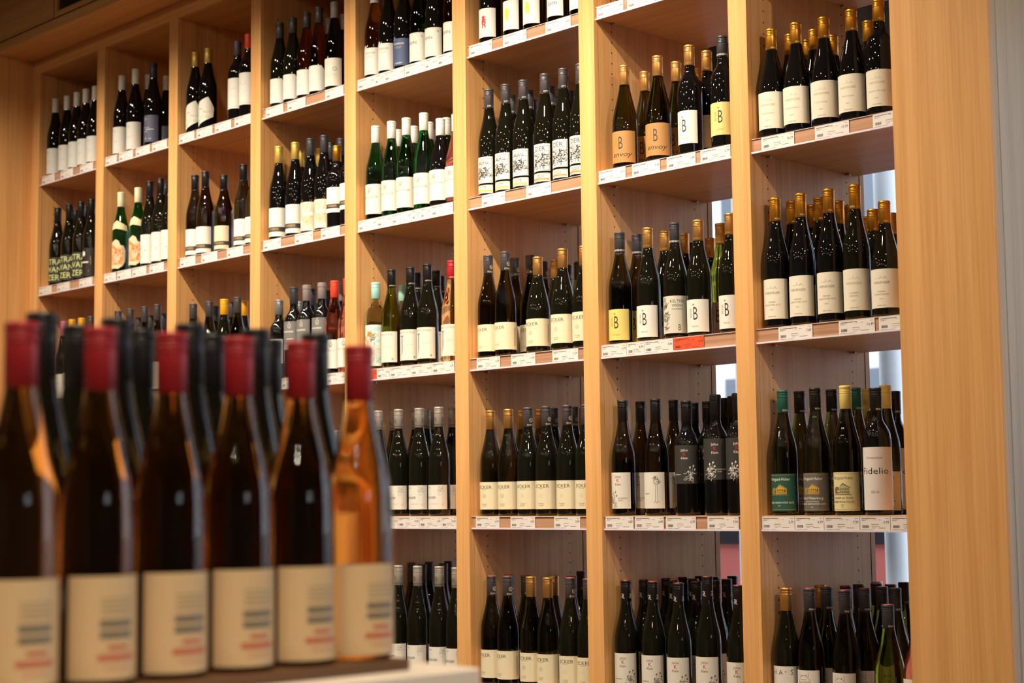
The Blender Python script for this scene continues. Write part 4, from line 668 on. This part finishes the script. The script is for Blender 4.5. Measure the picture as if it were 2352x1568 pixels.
TAGS = [
(7,1,4.0514,4.1591,'16,29'),(7,1,4.2250,4.3313,'15,99'),(7,1,4.4023,4.5020,''),(7,2,4.0909,4.1994,'7,89'),(7,2,4.2807,4.3886,'13,49'),
(7,2,4.4005,4.5030,''),(7,3,4.0198,4.1261,'5,79'),(7,3,4.1269,4.2174,'6,99'),(7,3,4.2182,4.3252,'7,99'),(7,3,4.3260,4.4145,'5,99'),
(7,3,4.4153,4.5100,''),(6,0,3.4586,3.5654,'5,49'),(6,0,3.5794,3.6860,''),(6,0,3.7107,3.8160,''),(6,1,3.4544,3.5614,'9,79'),(6,1,3.5868,3.6935,'9,69'),
(6,1,3.7179,3.8238,'5,89'),(6,1,3.8408,3.9464,'3,79'),(6,2,3.4537,3.5527,'3,79'),(6,2,3.5532,3.6201,'4,99'),(6,2,3.6205,3.7277,'5,89'),
(6,2,3.7290,3.8381,'5,59'),(6,3,3.4589,3.5670,'6,89'),(6,3,3.5723,3.6801,'6,49'),(6,3,3.6878,3.7956,'6,79'),(6,3,3.8357,3.9437,'7,99'),
(5,0,2.8971,3.0039,'3,89'),(5,0,3.0543,3.1604,'3,89'),(5,0,3.2432,3.3505,'4,89'),(5,1,2.9496,3.0576,'8,69'),(5,1,3.1498,3.2571,'20,99'),
(5,2,2.9182,3.0247,'4,79'),(5,2,3.0743,3.1807,'11,69'),(5,2,3.2529,3.3606,'11,79'),(5,3,2.9071,3.0144,'6,99'),(5,3,3.0632,3.1702,'6,99'),
(5,3,3.2505,3.3582,'5,99'),(4,0,2.3237,2.4153,'6,99'),(4,0,2.4158,2.4674,'5,79'),(4,0,2.4680,2.5732,'13,29'),(4,0,2.5753,2.6766,'7,29'),
(4,0,2.6771,2.7398,'8,39'),(4,0,2.7403,2.8213,'6,29'),(4,1,2.3237,2.4226,'7,49'),(4,1,2.4232,2.5004,'9,59'),(4,1,2.5014,2.6048,'12,89'),
(4,1,2.6058,2.6496,'17,99'),(4,1,2.6501,2.7036,'15,99'),(4,1,2.7045,2.8129,'7,39'),(4,2,2.3237,2.4221,'7,49'),(4,2,2.4226,2.4891,'7,49'),
(4,2,2.4901,2.5969,'7,79'),(4,2,2.5974,2.7031,'16,59'),(4,2,2.7041,2.8124,'6,29'),(4,3,2.4322,2.5278,'9,29'),(4,3,2.5288,2.6360,'19,29'),
(4,3,2.6370,2.7435,'9,99'),(4,3,2.7440,2.8168,'19,29'),(3,0,1.7799,1.8892,''),(3,0,1.9149,2.0236,''),(3,0,2.1396,2.2446,''),
(3,1,1.7668,1.8762,'12,49'),(3,1,1.9601,2.0684,'14,99'),(3,1,2.1148,2.2229,'11,79'),(3,2,1.8801,1.9782,''),(3,2,2.0297,2.1210,''),
(3,2,2.1448,2.2486,'4,59'),(2,0,1.1937,1.3026,''),(2,0,1.3183,1.4281,''),(2,0,1.4456,1.5559,''),(2,0,1.5766,1.6822,''),(2,1,1.2078,1.3164,''),
(2,1,1.3574,1.4670,''),(2,1,1.5303,1.6384,''),(1,0,0.6287,0.7203,''),(1,0,0.7372,0.8480,''),(1,0,0.8696,0.9781,''),(1,0,0.9950,1.1046,''),
(1,1,0.6287,0.7239,''),(1,1,0.7327,0.8437,''),(1,1,0.8506,0.9596,''),(1,1,0.9823,1.0899,''),(0,0,0.0812,0.1939,''),(0,0,0.2464,0.3564,''),
(0,0,0.4157,0.5257,''),(0,1,0.0702,0.1844,''),(0,1,0.2317,0.3404,''),(0,1,0.4212,0.5313,''),
]
BOTTLES.append(('br_r', 4.452, .055, 7, 4, 1, .297))
rows = {}
for b in BOTTLES: rows.setdefault((b[3], b[4], b[5]), []).append(b)
for (bay, row, fr), lst in rows.items():
    lst.sort(key=lambda q: q[1])
    for i, (kind, x, y, _, _, _, h) in enumerate(lst):
        d = KIND[kind][8]
        if fr: lab = '%s, %s from left, %s row, %s bay' % (d, ORD[i], rown(bay, row), BAYN[bay])
        else: lab = '%s, %s of those behind, %s row, %s bay' % (d, ORD[i], rown(bay, row), BAYN[bay])
        bottle(kind, (x, y, ZS[row] + .0003), h, R(random.uniform(-4, 4)), lab, group='wine bottles, %s row of %s bay' % (rown(bay, row), BAYN[bay]))

# ------------------------------------------------------------------ price tags in the rails
WHITE_T = paint('E0D7D3', .5); INKM = paint('2E2426', .6); ORANGE_T = paint('E4512C', .5)
tr = {}
for t in TAGS: tr.setdefault((t[0], t[1]), []).append(t)
for (bay, row), lst in tr.items():
    for i, (_, _, x0, x1, price) in enumerate(lst):
        w_ = x1 - x0; hh = .0345; orange = (bay, row, i) in ((6, 2, 3), (4, 2, 0))
        o = link('price_tag', MB().box(0, 0, 0, w_ - .0006, .0006, hh, ORANGE_T if orange else WHITE_T).mesh('price_tag'), None, (x0, .0088, ZS[row] - TH + .0035))
        lab = '%s price tag%s, %s from left on %s shelf, %s bay' % ('orange' if orange else 'white', ' reading ' + price if price else '', ORD[i], rown(bay, row), BAYN[bay])
        tag(o, lab, 'price tag', 'price tags on the shelf rails')
        mb = MB(); mm = .001
        def rect(a, b, c, d):
            a = max(a, 1); c = min(c, w_ * 1000 - 1.5)
            if c > a: mb.add([(a * mm, -.0002, b * mm), (c * mm, -.0002, b * mm), (c * mm, -.0002, d * mm), (a * mm, -.0002, d * mm)], [(0, 1, 2, 3)], INKM)
        wmm = w_ * 1000; rr = random.Random(bay * 100 + row * 10 + i); k = 5
        while k < wmm * .5: l = rr.uniform(1.5, 5); rect(k, 29.2, k + l, 31.0); k += l + 1
        rect(5, 26.6, 5 + wmm * .18, 27.1); rect(5, 24.4, 5 + wmm * .12, 24.9); rect(wmm * .48, 26.6, wmm * .54, 27.1); rect(wmm * .6, 26.6, wmm * .68, 27.1)
        for q in range(3): rect(wmm - 14 + q * 3.4, 29.4, wmm - 12 + q * 3.4, 30.6)
        x = 7
        while x < 7 + min(wmm * .22, 18): l = rr.uniform(.4, 1.0); rect(x, 6.5, x + l, 13.5); x += l + rr.uniform(.4, .9)
        for q in range(6): rect(wmm * .38 + q * 3.6, 14.5, wmm * .38 + q * 3.6 + 2.6, 15.6)
        for q in range(5): rect(wmm * .38 + q * 5, 9.8, wmm * .38 + q * 5 + rr.uniform(2, 4.4), 10.5)
        rect(wmm * .4, 6.4, wmm * .5, 6.9); rect(wmm * .62, 6.2, wmm * .84, 7.0); rect(4, 2.2, wmm * .24, 2.8); rect(wmm * .27, 2.2, wmm * .44, 2.8)
        pr = link('tag_print', mb.mesh('tag_print'), o)
        if price:
            vs, fs = text2d(price); sz = 9.4 * mm; wid = max(v[0] for v in vs) * sz
            pm = MB().add([(w_ - .004 - wid + v[0] * sz, -.0002, .0178 + v[1] * sz) for v in vs], fs, INKM)
            link('price_figures', pm.mesh('price_figures'), o)

# ------------------------------------------------------------------ display table with rosé bottles in the foreground
ZB = .964
t = empty('display_table', (5.0, -2.9, 0)); tag(t, 'pale display table in the foreground under the rosé bottles', 'table')
TW = paint('E6D6C4', .5)
link('table_top', MB().box(-.7, -.7, .912, .411, .62, .952, TW, .002).mesh('table_top'), t)
link('plinth', MB().box(-.64, -.64, .0, .35, .56, .912, paint('C9BBAA', .6), .002).mesh('plinth'), t)
link('floor_skirting', MB().box(-.62, -.62, 0, .36, .57, .08, paint('6A5C50', .6)).mesh('floor_skirting'), t)
t = empty('serving_tray', (5.0, -2.9, .9523)); tag(t, 'dark brown wooden board under the foreground bottles', 'board')
link('tray_board', MB().box(-.25, -.6, 0, .372, .556, .0115, DARK_WOOD, .0015).mesh('tray_board'), t)
for k, (a, b_) in enumerate(((-.25, -.245),)): link('tray_cleat', MB().box(a - .02, -.55, .0, b_ - .006, .5, .0115, DARK_WOOD, .001).mesh('tray_cleat'), t)
FGY = [-2.765, -2.685, -2.607, -2.529, -2.452, -2.375]
for i, y in enumerate(FGY):
    bottle('fg', (5.326, y, ZB + .0003), .33, R(90 + random.uniform(-3, 3)), 'blurred red-capped rosé bottle on foreground board, %s from left' % ORD[i], group='rosé bottles in the foreground')
for i, y in enumerate((-2.703, -2.621, -2.535, -2.453, -2.373)):
    bottle('fgk', (5.246, y, ZB + .0003), .35, R(90), 'blurred black-capped dark bottle behind foreground rosé row, %s from left' % ORD[i], group='dark bottles in the foreground')
for i, y in enumerate((-2.62, -2.545, -2.455, -2.377)):
    bottle('fgk', (5.165, y, ZB + .0003), .35, R(90), 'blurred black-capped bottle in rearmost foreground row, %s from left' % ORD[i], group='dark bottles in the foreground')
